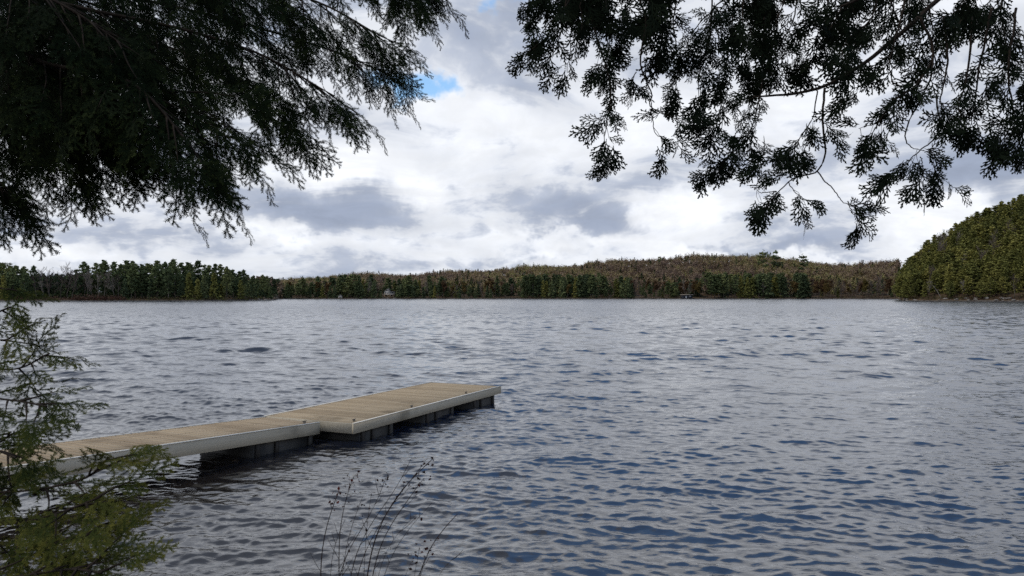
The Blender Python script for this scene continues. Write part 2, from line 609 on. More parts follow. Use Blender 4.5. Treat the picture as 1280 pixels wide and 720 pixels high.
def crown_pine(seed, h=22.0, base=.22, Rm=4.6, whorls=13, nb=6, dens=7, leaf=.66):
    r = np.random.default_rng(seed)
    mb = MB(); tr = MB()
    lean = r.normal(0, .25, 2)
    zz = np.linspace(0, h * .97, 8)
    path = np.stack([lean[0] * (zz / h) ** 2 + .12 * np.sin(zz * .6 + seed), lean[1] * (zz / h) ** 2, zz], 1)
    tr.tube(path, np.linspace(.32, .05, 8), 6)
    for w in range(whorls):
        f = (w + r.uniform(-.35, .35)) / whorls
        f = min(max(f, 0), 1)
        z = h * (base + (1 - base) * f)
        Rr = Rm * (math.sin(math.pi * min(f * .80 + .22, 1))) ** .8 * r.uniform(.7, 1.15) + .35
        for k in range(nb):
            if r.random() < .14: continue
            a = r.uniform(0, 2 * math.pi)
            L = Rr * r.uniform(.45, 1.2)
            up = r.uniform(-.05, .35) * L
            d_ = np.array([math.cos(a), math.sin(a), 0])
            o = np.array([np.interp(z, zz, path[:, 0]), np.interp(z, zz, path[:, 1]), z])
            tr.tube([o, o + d_ * L * .8 + [0, 0, up * .8]], [.07, .02], 3)
            for e in (.45, .75, 1.0):
                c = o + d_ * L * e + [0, 0, up * e]
                cc = c + r.normal(0, 1, (dens, 3)) * [.5, .5, .22]
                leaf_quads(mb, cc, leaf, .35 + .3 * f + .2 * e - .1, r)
    leaf_quads(mb, path[-1] + r.normal(0, 1, (10, 3)) * [.35, .35, .5], .45, .8, r)
    return tr, mb


def crown_spruce(seed, h=18.0, Rm=3.7, whorls=19, nb=6, dens=4, base=.06):
    r = np.random.default_rng(seed)
    mb = MB(); tr = MB()
    zz = np.linspace(0, h * .98, 5)
    tr.tube(np.stack([zz * 0, zz * 0, zz], 1), np.linspace(.26, .03, 5), 6)
    for w in range(whorls):
        f = (w + r.uniform(-.3, .3)) / whorls
        f = min(max(f, 0), 1)
        z = h * (base + (1 - base) * f)
        Rr = Rm * (1 - f) ** .75 * r.uniform(.75, 1.15) + .18
        for k in range(nb):
            if r.random() < .1: continue
            a = r.uniform(0, 2 * math.pi)
            L = Rr * r.uniform(.6, 1.2)
            d_ = np.array([math.cos(a), math.sin(a), 0])
            for e in (.35, .7, 1.0):
                c = np.array([0, 0, z]) + d_ * L * e + [0, 0, -.22 * L * e]
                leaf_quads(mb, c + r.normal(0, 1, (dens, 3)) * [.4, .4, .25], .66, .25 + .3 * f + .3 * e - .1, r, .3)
    leaf_quads(mb, np.array([0, 0, h]) + r.normal(0, 1, (6, 3)) * [.15, .15, .5], .3, .8, r)
    return tr, mb


def bare_tree(seed, h=15.0, leaves=0, spread=1.0, lsize=.42):
    r = np.random.default_rng(seed)
    tr = MB(); tw = MB()

    def branch(p, d_, L, rad, lev):
        n = 5
        pts = [p]
        dd = np.array(d_)
        for k in range(n - 1):
            dd = norm(dd + r.normal(0, .13, 3) + [0, 0, .06])
            pts.append(pts[-1] + dd * L / (n - 1))
        (tr if lev == 0 else tw).tube(pts, np.linspace(rad, rad * .35, n), 5 if lev == 0 else 3)
        pts = np.array(pts)
        if lev == 3: return
        for k in range((11, 6, 6)[lev]):
            t = r.uniform((.30, .25, .2)[lev], 1)
            q = np.array([np.interp(t * (n - 1), range(n), pts[:, i]) for i in range(3)])
            a = r.uniform(0, 2 * math.pi)
            s_ = np.array([math.cos(a), math.sin(a), 0]) * spread
            nd = norm(norm(dd) * .75 + s_ * r.uniform(.5, .95) + [0, 0, .25])
            branch(q, nd, L * r.uniform(.28, .5) * (1.0 if lev else 1 - .35 * t), rad * (.42, .45, .6)[lev] + .012, lev + 1)
            if leaves and lev >= 1:
                e = q + nd * L * .3
                leaf_quads(tw, e + r.normal(0, .45, (leaves, 3)), lsize, .5, r)
    branch(np.zeros(3), (0, 0, 1), h, .2, 0)
    return tr, tw


def proto(gen, name_m, m_crown, seeds, **kw):
    out = []
    for s in seeds:
        tr, cr = gen(s, **kw)
        mt = tr.mesh('trunk'); mt.materials.append(M['far_bark'])
        mc = cr.mesh('crown'); mc.materials.append(m_crown)
        out.append((mt, mc))
    return out


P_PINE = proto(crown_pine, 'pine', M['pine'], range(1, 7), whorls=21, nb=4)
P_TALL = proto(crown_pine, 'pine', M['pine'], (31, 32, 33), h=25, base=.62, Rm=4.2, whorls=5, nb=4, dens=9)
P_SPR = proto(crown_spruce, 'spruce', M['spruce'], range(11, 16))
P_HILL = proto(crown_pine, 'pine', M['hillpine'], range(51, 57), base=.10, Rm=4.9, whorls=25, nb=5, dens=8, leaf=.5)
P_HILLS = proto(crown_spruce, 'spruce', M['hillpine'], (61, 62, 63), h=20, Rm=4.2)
P_BARE = proto(bare_tree, 'bare', M['twig'], range(21, 26))
P_BUD = proto(bare_tree, 'bud', M['hardwood'], range(41, 45), leaves=5, h=14)


def plant(name, protos, base, scale, label, cat, group, wide=1.0):
    """one standing tree: Empty at its foot, trunk and crown as parts"""
    mt, mc = protos[rng.integers(len(protos))]
    e = thing(name, label, cat, base, group, local=True)
    e.rotation_euler = (rng.normal(0, .015), rng.normal(0, .015), rng.uniform(0, 6.28))
    e.scale = (scale * wide, scale * wide, scale)
    for nm, me in (('trunk', mt), ('crown', mc)):
        o = bpy.data.objects.new(nm, me)
        COL.objects.link(o)
        o.parent = e
    return e


def zt(px, py, D): return at(px, py, D)[2]


# --- wood on the left point
LT_PX = [-60, 0, 20, 42, 50, 92, 98, 120, 160, 200, 235, 270, 295, 315, 330, 344]
LT_Y = [326, 327, 329, 333, 337, 336, 327, 323, 326, 324, 324, 327, 333, 341, 344, 348]
G1 = 'trees of the wood on the left point'
px = -40.0
while px < 341:
    for row in range(2):
        q = px + rng.uniform(-3, 3)
        bare_zone = 46 < q < 94
        t = (6 + rng.uniform(0, 16)) if row == 0 else 26 + rng.uniform(0, 40)
        p = spot(min(q, 342), t)
        top = zt(q, np.interp(q, LT_PX, LT_Y) + (rng.uniform(-1.5, 6) if row else rng.uniform(3, 20)), p[1])
        hgt = max(top - p[2], 6)
        if bare_zone:
            plant('bare_tree', P_BARE, p, hgt / 15.5, 'leafless purple grey tree at the gap in the left point wood', 'tree', G1)
        elif row == 0 and 92 < q < 155:
            plant('bare_tree', P_BARE, p, min(hgt, 15) / 15.5, 'bare grey tree before the dark pines of the left point', 'tree', G1)
        elif row == 0 and rng.random() < .25:
            plant('spruce_tree', P_HILLS, p, hgt * .8 / 20, 'lighter olive spruce at the waterside of the left point', 'tree', G1)
        elif row == 0 and rng.random() < .45:
            plant('spruce_tree', P_SPR, p, hgt * .85 / 18, 'dense cone shaped spruce at the waterside of the left point', 'tree', G1)
        else:
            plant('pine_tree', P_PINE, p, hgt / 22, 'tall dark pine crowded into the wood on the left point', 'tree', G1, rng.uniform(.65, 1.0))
    px += 7.2

# --- trees of the far shore
segs = [(350, 478, 'dark conifer on the far shore between the left point and the cottage', 'conifers between the left point and the cottage'),
        (478, 640, 'dark conifer on the far shore just right of the cottage', 'conifers right of the cottage'),
        (640, 848, 'dark conifer on the far shore left of the boathouse', 'conifers left of the boathouse'),
        (848, 1012, 'tall conifer in the dark stand right of the boathouse', 'conifers right of the boathouse'),
        (1012, 1124, 'small dark conifer under the bare trees by the right hill', 'conifers under the bare trees')]
CT_PX = [350, 380, 400, 440, 470, 480, 500, 520, 560, 600, 640, 660, 700, 740, 780, 800, 830, 870, 885, 920, 950, 1000, 1010, 1020, 1124]
CT_Y = [352, 350, 344, 340, 344, 353, 345, 343, 350, 354, 346, 341, 337, 336, 341, 352, 350, 344, 330, 323, 322, 328, 336, 355, 358]
BR = [(560, 625, .5), (640, 660, .3), (745, 800, .45), (850, 885, .3), (985, 1012, .3), (1012, 1124, .85)]
px = 352.0
while px < 1122:
    seg = [s for s in segs if s[0] <= px < s[1]][0]
    for row in range(2):
        q = px + rng.uniform(-2.5, 2.5)
        t = rng.uniform(4, 14) if row == 0 else rng.uniform(24, 70)
        if 480 < q < 496 and t < 36: t = 40
        if 420 < q < 430 and t < 14: t = 16
        if 847 < q < 869 and t < 16: t = 18
        p = spot(min(max(q, 351), 1119), t)
        pb = [s[2] for s in BR if s[0] <= q < s[1]] or [.14]
        ty = np.interp(q, CT_PX, CT_Y) + 4 * math.sin(q * .11) + 2.5 * math.sin(q * .29 + 1)
        if pb and rng.random() < pb[0]:
            nm = 'left of the right hill' if q > 1012 else 'among the far conifers'
            hh = rng.uniform(13, 19)
            plant('bare_tree', P_BARE if rng.random() < .6 else P_BUD, p, hh / 15.5, 'leafless grey brown tree on the far shore ' + nm, 'tree', 'bare trees ' + nm)
            continue
        top = zt(q, ty + (rng.uniform(-3.5, 8) if row else rng.uniform(1, 17)), p[1])
        hgt = min(max(top - p[2], 6), 27)
        pine = rng.random() < .45
        if rng.random() < .2:
            plant('spruce_tree', P_HILLS, p, hgt * .9 / 20, seg[2].replace('dark', 'olive').replace('conifer', 'olive spruce' if 'tall' in seg[2] else 'spruce'), 'tree', seg[3].replace('conifers', 'olive spruces'), rng.uniform(.8, 1.2))
            continue
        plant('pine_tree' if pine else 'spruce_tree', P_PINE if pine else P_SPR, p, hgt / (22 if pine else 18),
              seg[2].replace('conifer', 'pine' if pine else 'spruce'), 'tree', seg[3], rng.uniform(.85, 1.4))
    px += 5.2
for q, ty, lab in ((953, 312, 'left one of two lanky pines standing above the far treeline'), (971, 312, 'right one of two lanky pines standing above the far treeline'),
                   (1005, 317, 'lone round headed pine above the bare trees near the right hill'), (825, 320, 'single small dark pine top on the ridge above the boathouse')):
    t = 75 if q != 825 else 330
    p = spot(q, t)
    hgt = zt(q, ty, p[1]) - p[2]
    plant('pine_tree', P_TALL, p, hgt / 25.3, lab, 'tree', None, 0.9 if q == 825 else .8)

# --- pines of the right hill
G3 = 'evergreens on the right hill'
cand = []
for k in range(1500):
    q = rng.uniform(1125.5, 1345); t = rng.uniform(3, 172) ** 1.0
    cand.append((t, q))
cand.sort()
placed = []
for t, q in cand:
    p = spot(q, t)
    if any((p[0] - a[0]) ** 2 + ((p[1] - a[1]) * .8) ** 2 < 5.2 ** 2 for a in placed): continue
    if t < 9 and rng.random() < .35: continue
    placed.append(p)
    hh = rng.uniform(13, 18.5) * (0.66 if t < 14 else 1.0)
    if q < 1136: hh *= .9
    r_ = rng.random()
    if (t < 12 and r_ < .18) or r_ < .05:
        plant('bare_tree', P_BARE, p, hh / 15.5, 'leafless pale tree among the evergreens of the right hill', 'tree', 'bare trees on the right hill')
    elif r_ < .38:
        plant('spruce_tree', P_HILLS, p, hh / 20, 'pointed olive spruce on the steep hill at right', 'tree', G3, 1.15)
    else:
        plant('pine_tree', P_HILL, p, hh / 22, 'olive green pine on the steep hill at right', 'tree', G3, 1.35)
print('hill trees', len(placed))


# --- hardwood slopes behind, one mass
def build_woods():
    mb = MB()
    r = np.random.default_rng(5)
    for k in range(5200):
        q = r.uniform(349, 1124)
        t = 24 + 450 * r.random() ** .75
        p = spot(q, t)
        con = r.random() < (.30 if t < 140 else .05)
        hh = 13.5 + 2.5 * math.sin(p[0] * .045 + p[1] * .01) + r.uniform(-3, 3)
        if con:
            n = 70
            f = r.random(n) ** .8
            a = r.uniform(0, 6.28, n); rad = (1 - f) ** .8 * 3.4 * r.uniform(.5, 1.1, n)
            c = p + np.stack([np.cos(a) * rad, np.sin(a) * rad, f * hh * 1.05 + 1], 1)
            leaf_quads(mb, c, 1.0, r.uniform(.02, .16), r)
            mb.a[-1] = np.clip(mb.a[-1], 0, .20)
        else:
            n = 170
            v_ = r.normal(size=(n, 3)); v_ /= np.linalg.norm(v_, axis=1, keepdims=True)
            v_ *= (r.random(n) ** .4)[:, None]
            lob = .8 + .35 * np.sin(3 * np.arctan2(v_[:, 1], v_[:, 0]) + r.uniform(0, 6))
            c = p + v_ * np.array([4.6, 4.6, hh * .42]) * lob[:, None] + [0, 0, hh * .6]
            leaf_quads(mb, c, .74, float(np.clip(r.normal(.58 + .14 * math.sin(p[0] * .017 + 1) + .10 * math.sin(p[0] * .05 + p[1] * .03), .16), .28, 1)), r, 1.1)
            mb.a[-1] = np.clip(mb.a[-1], .25, 1)
            mb.tube([p, p + [0, 0, hh * .7]], [.2, .06], 3, val=.5)
    for px0, px1, n in ((-60, 344, 900),):
        for k in range(n):
            q = r.uniform(px0, px1); t = r.uniform(14, 190)
            p = spot(q, t); hh = np.interp(q, LT_PX, [14] * 11 + [13, 11, 8, 6, 5]) * r.uniform(.8, 1.15)
            m_ = 80
            f = r.random(m_) ** .8
            a = r.uniform(0, 6.28, m_); rad = (1 - f) ** .7 * 3.2 * r.uniform(.5, 1.1, m_)
            leaf_quads(mb, p + np.stack([np.cos(a) * rad, np.sin(a) * rad, f * hh + .2], 1), .85, r.uniform(.02, .14), r)
            mb.a[-1] = np.clip(mb.a[-1], 0, .20)
    for k in range(420):
        q = r.uniform(285, 352); D = r.uniform(838, 960)
        p = spot(q, D - shore(q)) if q < 347 else spot(q, max(D - shore(q), 4))
        hh = max(zt(q, np.interp(q, [285, 344, 352], [343, 347, 350]) + r.uniform(-1, 9), D) - p[2], 5)
        m_ = 80
        f = r.random(m_) ** .8
        a = r.uniform(0, 6.28, m_); rad = (1 - f) ** .7 * 3.6 * r.uniform(.5, 1.1, m_)
        con = r.random() < .6
        leaf_quads(mb, p + np.stack([np.cos(a) * rad, np.sin(a) * rad, f * hh], 1), .9, r.uniform(.02, .14) if con else r.uniform(.3, .6), r)
        mb.a[-1] = np.clip(mb.a[-1], 0, .20) if con else np.clip(mb.a[-1], .25, 1)
    o = mb.obj('far_woods', M['woods'])
    tag(o, 'far wooded slopes of rusty and pale green budding hardwoods behind the shore trees', 'woods', kind='stuff')


build_woods()


# --- brush at the water's edge
def build_brush():
    mb = MB()
    r = np.random.default_rng(8)
    for px0, px1, n, v0, hh in ((92, 156, 150, .10, 2.2), (20, 92, 60, .25, 1.6), (156, 330, 120, .55, 1.6), (352, 1120, 380, .45, 1.8), (1130, 1330, 170, .5, 2.0)):
        for k in range(n):
            q = r.uniform(px0, px1); t = r.uniform(1.5, 7)
            p = spot(q, t)
            c = p + np.abs(r.normal(0, 1, (14, 3))) * [0, 0, hh * .6] + r.normal(0, 1, (14, 3)) * [1.0, .8, .1]
            leaf_quads(mb, c, .38, float(np.clip(v0 + r.normal(0, .2), 0, 1)), r)
    m_ = m_foliage('brush', [(0, (.085, .040, .034)), (.4, (.070, .048, .032)), (.7, (.060, .062, .024)), (1, (.11, .11, .035))], .1)
    tag(mb.obj('shore_brush', m_), 'low reddish and olive brush along the far waterline', 'brush', kind='stuff')


build_brush()

# ------------------------------------------------------------------ buildings and rocks on the far shore
M['siding'] = mat('pale siding', lambda q, p: ramp(q, q.noise(q.vm('MULTIPLY', objc(q), (.3, .3, 6)), 3, 3), [(.3, (.36, .34, .31)), (.7, (.46, .44, .40))]), .7)
M['tan_wall'] = mat('tan boards', lambda q, p: ramp(q, q.noise(objc(q), 2, 4), [(.3, (.30, .23, .15)), (.7, (.40, .31, .21))]), .8)
M['roofing'] = mat('grey roofing', lambda q, p: ramp(q, q.noise(objc(q), 3, 4), [(.3, (.13, .13, .135)), (.7, (.20, .20, .20))]), .85)
M['darkwall'] = mat('dark stained boards', lambda q, p: ramp(q, q.noise(q.vm('MULTIPLY', objc(q), (1, 1, .2)), 5, 3), [(.3, (.018, .019, .026)), (.7, (.035, .036, .045))]), .7)
M['whitepaint'] = mat('white paint', lambda q, p: ramp(q, q.noise(objc(q), 4, 3), [(.3, (.66, .66, .66)), (.7, (.78, .78, .77))]), .5)
M['tanroof'] = mat('weathered tan roof', lambda q, p: ramp(q, q.noise(objc(q), 1.5, 4), [(.3, (.26, .22, .18)), (.7, (.38, .33, .28))]), .8)
M['glass'] = mat('window glass', lambda q, p: (.03, .035, .045), .08, .6)
M['rock'] = mat('shore rock', lambda q, p: ramp(q, q.noise(objc(q), 1.3, 6, .65), [(.3, (.06, .055, .05)), (.7, (.27, .25, .23))]), .9, .15)


def gable(mb, c, w, d_, h, rh, over=.4, mat_=0):
    """walls with a gable roof handled apart; returns the roof builder"""
    mb.box((c[0], c[1], c[2] + h / 2), w, d_, h)
    x0, x1, y0, y1, z = c[0] - w / 2, c[0] + w / 2, c[1] - d_ / 2, c[1] + d_ / 2, c[2] + h + .003
    mb.add([(x0, y0, z), (x1, y0, z), (c[0], y0, z + rh), (x0, y1, z), (x1, y1, z), (c[0], y1, z + rh)], [(0, 1, 4, 3)], [(0, 2, 1), (3, 4, 5)])
    rf = MB()
    for s in (-1, 1):
        e = (w / 2 + over)
        sl_ = rh / (w / 2)
        P = [(c[0], y0 - over, z + rh + .05), (c[0] + s * e, y0 - over, z - over * sl_ + .05), (c[0] + s * e, y1 + over, z - over * sl_ + .05), (c[0], y1 + over, z + rh + .05)]
        Q = [(a, b_, c_ + .22) for a, b_, c_ in P]
        rf.add(P + Q, [(0, 1, 2, 3), (4, 7, 6, 5), (0, 4, 5, 1), (1, 5, 6, 2), (2, 6, 7, 3), (3, 7, 4, 0)])
    return rf


def cottage():
    p = spot(487, 22)
    z0 = 3.2
    t = thing('cottage', 'pale two storey lakeside cottage above a stony bank on the far shore', 'house', (p[0], p[1], z0), local=True)
    def part(name, mb, m_, par=t): return link(name, mb.mesh(name), m_, par)
    bs = MB(); bs.box((0, -.3, 0.2), 11.4, 7.6, 4.2); part('basement_wall', bs, M['tan_wall'])
    wl = MB(); rf = gable(wl, (-2.6, .2, 2.35), 6.0, 7.0, 3.4, 2.4); w_ = part('wall', wl, M['siding']); part('roof', rf, M['roofing'])
    w2 = MB(); w2.box((3.1, .6, 3.75), 5.4, 6.2, 2.8); part('wing_wall', w2, M['siding'])
    r2 = MB(); r2.box((3.3, .4, 5.32), 6.6, 7.2, .3); part('wing_roof', r2, M['roofing'])
    dk = MB(); dk.box((0, -5.2, 2.0), 11.8, 2.2, .25); part('balcony', dk, M['whitepaint'])
    rl = MB(); rl.box((0, -6.2, 3.05), 11.8, .12, .12)
    for k in range(13): rl.box((-5.85 + k * .975, -6.2, 2.56), .1, .1, .86)
    part('railing', rl, M['whitepaint'])
    for x in (-5.4, -1.8, 1.8, 5.4):
        ps = MB(); ps.box((x, -5.9, -.3), .25, .25, 4.3); part('post', ps, M['tan_wall'])
    for (x, z, w, h, y) in ((-4.0, 4.0, 1.4, 1.6, -3.3), (-1.4, 4.0, 1.4, 1.6, -3.3), (3.1, 3.8, 3.6, 1.5, -2.5), (-2.6, 6.6, 1.2, 1.0, -3.3), (-3.4, .7, 1.8, 1.5, -4.1), (2.8, .7, 2.2, 1.5, -4.1)):
        fr = MB(); fr.box((x, y - .04, z), w + .3, .08, h + .3); o = part('window', fr, M['whitepaint'])
        gl = MB(); gl.box((x, y - .10, z), w, .05, h); part('pane', gl, M['glass'], o)
    ch = MB(); ch.box((-1.0, 1.6, 7.6), .9, .9, 3.2); part('chimney', ch, M['rock'])


cottage()


def shed():
    p = spot(425.5, 5)
    t = thing('shed', 'tiny pale shed at the waterline left of the cottage', 'shed', (p[0], p[1], .8), local=True)
    wl = MB(); rf = gable(wl, (0, 0, 0), 4.0, 4.0, 2.4, 1.2, .3)
    link('wall', wl.mesh('wall'), M['siding'], t); link('roof', rf.mesh('roof'), M['roofing'], t)
    d_ = MB(); d_.box((0, -2.04, 1.0), 1.0, .08, 1.98); link('door', d_.mesh('door'), M['darkwall'], t)


shed()


def boathouse():
    p = spot(858, 3)
    t = thing('boathouse', 'dark flat roofed boathouse at the water with a pale roof deck', 'boathouse', (p[0], p[1], 0), local=True)
    def part(name, mb, m_, par=t): return link(name, mb.mesh(name), m_, par)
    w = MB(); w.box((0, 0, 2.3), 12.2, 7, 4.2); part('wall', w, M['darkwall'])
    r_ = MB(); r_.box((0, -.1, 4.75), 13.6, 8.4, .7, bev=.06); part('roof', r_, M['tanroof'])
    cr = MB(); cr.box((0, 0, 0), 12.8, 7.6, .4); part('foundation', cr, M['rock'])
    for x, w_, h_, z_ in ((-1.0, 1.0, 2.2, 2.0), (3.2, 1.4, .9, 2.9)):
        f = MB(); f.box((x, -3.54, z_), w_ + .3, .08, h_ + .3); o = part('window', f, M['whitepaint'])
        g = MB(); g.box((x, -3.60, z_), w_ * (.25 if x < 0 else .8), .05, h_ * .8); part('pane', g, M['glass'], o)
    d_ = MB(); d_.box((-4.0, -3.54, 1.6), 2.6, .08, 2.6); part('boat_door', d_, M['darkwall'])
    dk = MB(); dk.box((-7.6, -1.5, .45), 3.0, 4, .3)
    o = dk.mesh('landing')
    link('landing', o, M['tanroof'], t)


boathouse()


def rock_mesh(seed):
    r = np.random.default_rng(seed)
    n, m = 9, 12
    v_ = []
    for i in range(n):
        th = math.pi * i / (n - 1)
        for j in range(m):
            ph = 2 * math.pi * j / m
            s = 1 + .22 * math.sin(2 * ph + seed) * math.sin(th * 2 + seed) + r.normal(0, .06)
            v_.append((s * math.sin(th) * math.cos(ph), s * .75 * math.sin(th) * math.sin(ph), s * .55 * math.cos(th)))
    q = [(i * m + j, i * m + (j + 1) % m, (i + 1) * m + (j + 1) % m, (i + 1) * m + j) for i in range(n - 1) for j in range(m)]
    mb = MB(); mb.add(v_, q)
    return mb.mesh('shore_rock')


RK = [rock_mesh(s) for s in (1, 2, 3, 4)]
for me in RK: me.materials.append(M['rock'])
for (a, b_, n, lab, g) in ((1205, 1285, 16, 'grey boulder at the foot of the right hill', 'boulders at the foot of the right hill'),
                           (474, 497, 10, 'pale boulder on the bank below the far cottage', 'boulders below the cottage'),
                           (310, 342, 7, 'brown boulder on the tip of the left point', 'boulders on the tip of the left point'),
                           (1128, 1200, 9, 'small dark boulder on the waterline left under the hill', 'boulders along the hill waterline')):
    for k in range(n):
        q = rng.uniform(a, b_); p = spot(q, rng.uniform(.5, 4) if a != 474 else rng.uniform(1, 9))
        o = bpy.data.objects.new('shore_rock', RK[rng.integers(4)])
        COL.objects.link(o)
        o.location = p
        s = rng.uniform(.6, 1.5)
        o.scale = (s * 1.4, s, s * rng.uniform(.7, 1.1)); o.rotation_euler = (0, 0, rng.uniform(0, 6.28))
        tag(o, lab, 'boulder', g)

# fallen pale trunk at the foot of the right hill
a = spot(1177, 3); tp = at(1165, 356, a[1] + 5)
mb = MB()
pts = [a + (tp - a) * f + [0, 0, .8 * math.sin(f * 3)] for f in np.linspace(0, 1, 7)]
mb.tube(pts, np.linspace(.17, .06, 7), 6)
for f, s in ((.5, 1), (.65, -1), (.8, 1)):
    o_ = a + (tp - a) * f + [0, 0, .8 * math.sin(f * 3)]
    mb.tube([o_, o_ + np.array([s * 1.2, -.3, .8])], [.08, .03], 4)
M['deadwood'] = mat('bleached dead wood', lambda q, p: ramp(q, q.noise(objc(q), 2, 4), [(.3, (.14, .125, .11)), (.7, (.22, .20, .18))]), .9)
tag(mb.obj('dead_tree', M['deadwood']), 'bleached dead tree leaning over the water at the right hill', 'dead tree')

# ------------------------------------------------------------------ floating dock
DECK = 0.40


def dp(px, py):        # point on the deck plane
    D = F * (EYE - DECK) / (py - HOR)
    return np.array([(px - 640) / F * D, D, DECK])


def m_wood(name, c0, c1, c2, sc, axis):
    """weathered boards; the grain runs along the board"""
    def f(q, p):
        o = objc(q)
        st = {'x': (1.2, 26, 26), 'y': (26, 1.2, 26)}[axis]
        g = q.noise(q.vm('ADD', q.vm('MULTIPLY', o, st), q.comb(q.m('MULTIPLY', attr(q), 37.0), 0.0, 0.0)), 1.0, 5, .6, .5)
        bl = q.noise(q.vm('MULTIPLY', o, (1, 1, 1)), sc, 5, .6)
        base = ramp(q, q.m('ADD', q.m('MULTIPLY', g, .68), q.m('MULTIPLY', attr(q), .30)), [(.25, c0), (.5, c1), (.75, c2)])
        bump(q, p, g, .12, .004)
        stain = q.smooth(bl, .52, .72, 0, .55)
        return q.mix(stain, base, tuple(k * .45 for k in c0))
    return mat(name, f, .85, .15)


M['deck'] = m_wood('deck boards', (.26, .195, .122), (.36, .28, .18), (.44, .35, .235), 1.1, 'y')
M['ramp_deck'] = m_wood('ramp boards', (.26, .195, .125), (.35, .27, .178), (.42, .335, .225), 1.4, 'y')
M['fascia'] = m_wood('grey fascia boards', (.30, .262, .195), (.42, .372, .285), (.51, .455, .355), .9, 'x')
M['trim'] = m_wood('pale top edge', (.55, .52, .45), (.66, .63, .56), (.74, .71, .64), .9, 'x')
M['float'] = mat('float blocks', lambda q, p: ramp(q, q.noise(objc(q), 3, 5), [(.3, (.014, .014, .014)), (.7, (.040, .039, .036))]), .6)
M['post'] = mat('wet dark timber', lambda q, p: ramp(q, q.noise(q.vm('MULTIPLY', objc(q), (6, 6, 1)), 4, 4), [(.3, (.012, .010, .009)), (.7, (.035, .030, .025))]), .7)
M['greypost'] = mat('grey timber', lambda q, p: ramp(q, q.noise(q.vm('MULTIPLY', objc(q), (6, 6, 1)), 4, 4), [(.3, (.026, .024, .021)), (.7, (.065, .060, .053))]), .8)
M['iron'] = mat('galvanised iron', lambda q, p: ramp(q, q.noise(objc(q), 30, 3), [(.3, (.035, .033, .03)), (.7, (.08, .075, .07))]), .5, .5)


def section(name, label, A, dirv, L, Wd, side, floats, fh, cleats, deckm, tilt=0.0, boardw=.143, gap=.015):
    """A: front near corner on the deck plane. local x along the section, y across to the far side"""
    X = norm(np.array([dirv[0], dirv[1], 0])); Y = np.array([-X[1], X[0], 0])
    t = thing(name, label, 'dock', (A[0], A[1], L * tilt), 'sections of the floating dock', local=True)
    t.rotation_euler = (0, math.atan(tilt), math.atan2(X[1], X[0]))
    r = np.random.default_rng(int(L * 100))
    def part(nm, mb, m_, par=t): return link(nm, mb.mesh(nm), m_, par)
    ft = .045
    dk = MB()
    n = int((L - 2 * ft) / boardw)
    bw = (L - 2 * ft) / n
    for k in range(n):
        x = ft + (k + .5) * bw
        jit = r.normal(0, .0015)
        dk.box((x, Wd / 2 + r.normal(0, .003), DECK - .019 + jit), bw - gap, Wd - 2 * ft - .01, .036, val=r.random(), bev=.004)
    # nail lines
    for y in (.12, Wd / 2, Wd - .12):
        for k in range(n):
            for e in (-.035, .035):
                dk.box((ft + (k + .5) * bw + e, y, DECK + .0015), .009, .009, .004, val=0.0, mat=1)
    o = dk.mesh('deck_boards'); o.materials.append(deckm); o.materials.append(M['iron'])
    link('deck_boards', o, None, t)
    jo = MB()
    for y in (.1, Wd * .33, Wd * .66, Wd - .1):
        jo.box((L / 2, y, DECK - .04 - .08), L - .12, .045, .15)
    part('joist_frame', jo, M['post'])
    for nm, c, sx, sy in (('fascia', (L / 2, ft / 2, 0), L, ft), ('fascia', (L / 2, Wd - ft / 2, 0), L, ft), ('fascia', (ft / 2, Wd / 2, 0), ft, Wd - 2 * ft - .002), ('fascia', (L - ft / 2, Wd / 2, 0), ft, Wd - 2 * ft - .002)):
        f = MB(); f.box((c[0], c[1], DECK - .006 - fh / 2), sx, sy, fh, val=r.random(), bev=.005)
        # long boards are butted from two lengths
        part(nm, f, M['fascia'])
    tr = MB(); tr.box((L / 2, ft / 2 - .003, DECK + .001), L, ft + .008, .010, val=.6); part('edge_trim', tr, M['trim'])
    tr = MB(); tr.box((L / 2, Wd - ft / 2 + .003, DECK + .001), L, ft + .008, .010, val=.6); part('edge_trim', tr, M['trim'])
    for (a, b_) in floats:
        f = MB(); f.box(((a + b_) / 2, Wd / 2, -.13), b_ - a, Wd - .14, .66, bev=.03)
        o = part('float_block', f, M['float'])
        for x in (a + .09, b_ - .09):
            for y, s in ((.035, 1), (Wd - .035, -1)):
                p = MB(); p.box((x, y + s * .02, .02), .10, .05, .44, val=.2, bev=.004); part('strap_post', p, M['greypost'] if (x > a + .2) else M['post'], o)
        for x in (a + (b_ - a) * .36,):
            p = MB(); p.box((x, .048, .02), .08, .045, .44); part('strap_post', p, M['post'], o)
    for (x, y) in cleats:
        c = MB()
        c.box((x, y, DECK + .018), .10, .06, .012)
        c.box((x - .03, y, DECK + .045), .018, .022, .036); c.box((x + .03, y, DECK + .045), .018, .022, .036)
        c.tube([(x - .11, y, DECK + .075), (x - .05, y, DECK + .066), (x + .05, y, DECK + .066), (x + .11, y, DECK + .075)], [.008, .013, .013, .008], 6)
        for q_ in c.v: q_ -= (x, y, DECK); q_ *= .62; q_ += (x, y, DECK)
        part('cleat', c, M['iron'])
    return t, X, Y


Apl = dp(442.8, 529.2); Bpl = dp(626.5, 482.3)
dv = (Bpl - Apl)[:2]
Lp = float(np.linalg.norm(dv))
Wp = 2.28
section('dock_platform', 'wide tan plank dock platform at the outer end over the water', Apl, dv, Lp, Wp, 1,
        [(.04 * Lp, .215 * Lp), (.41 * Lp, .61 * Lp), (.76 * Lp, .95 * Lp)], .20,
        [(.22, .16), (2.3, .12), (4.9, .12)], M['deck'])
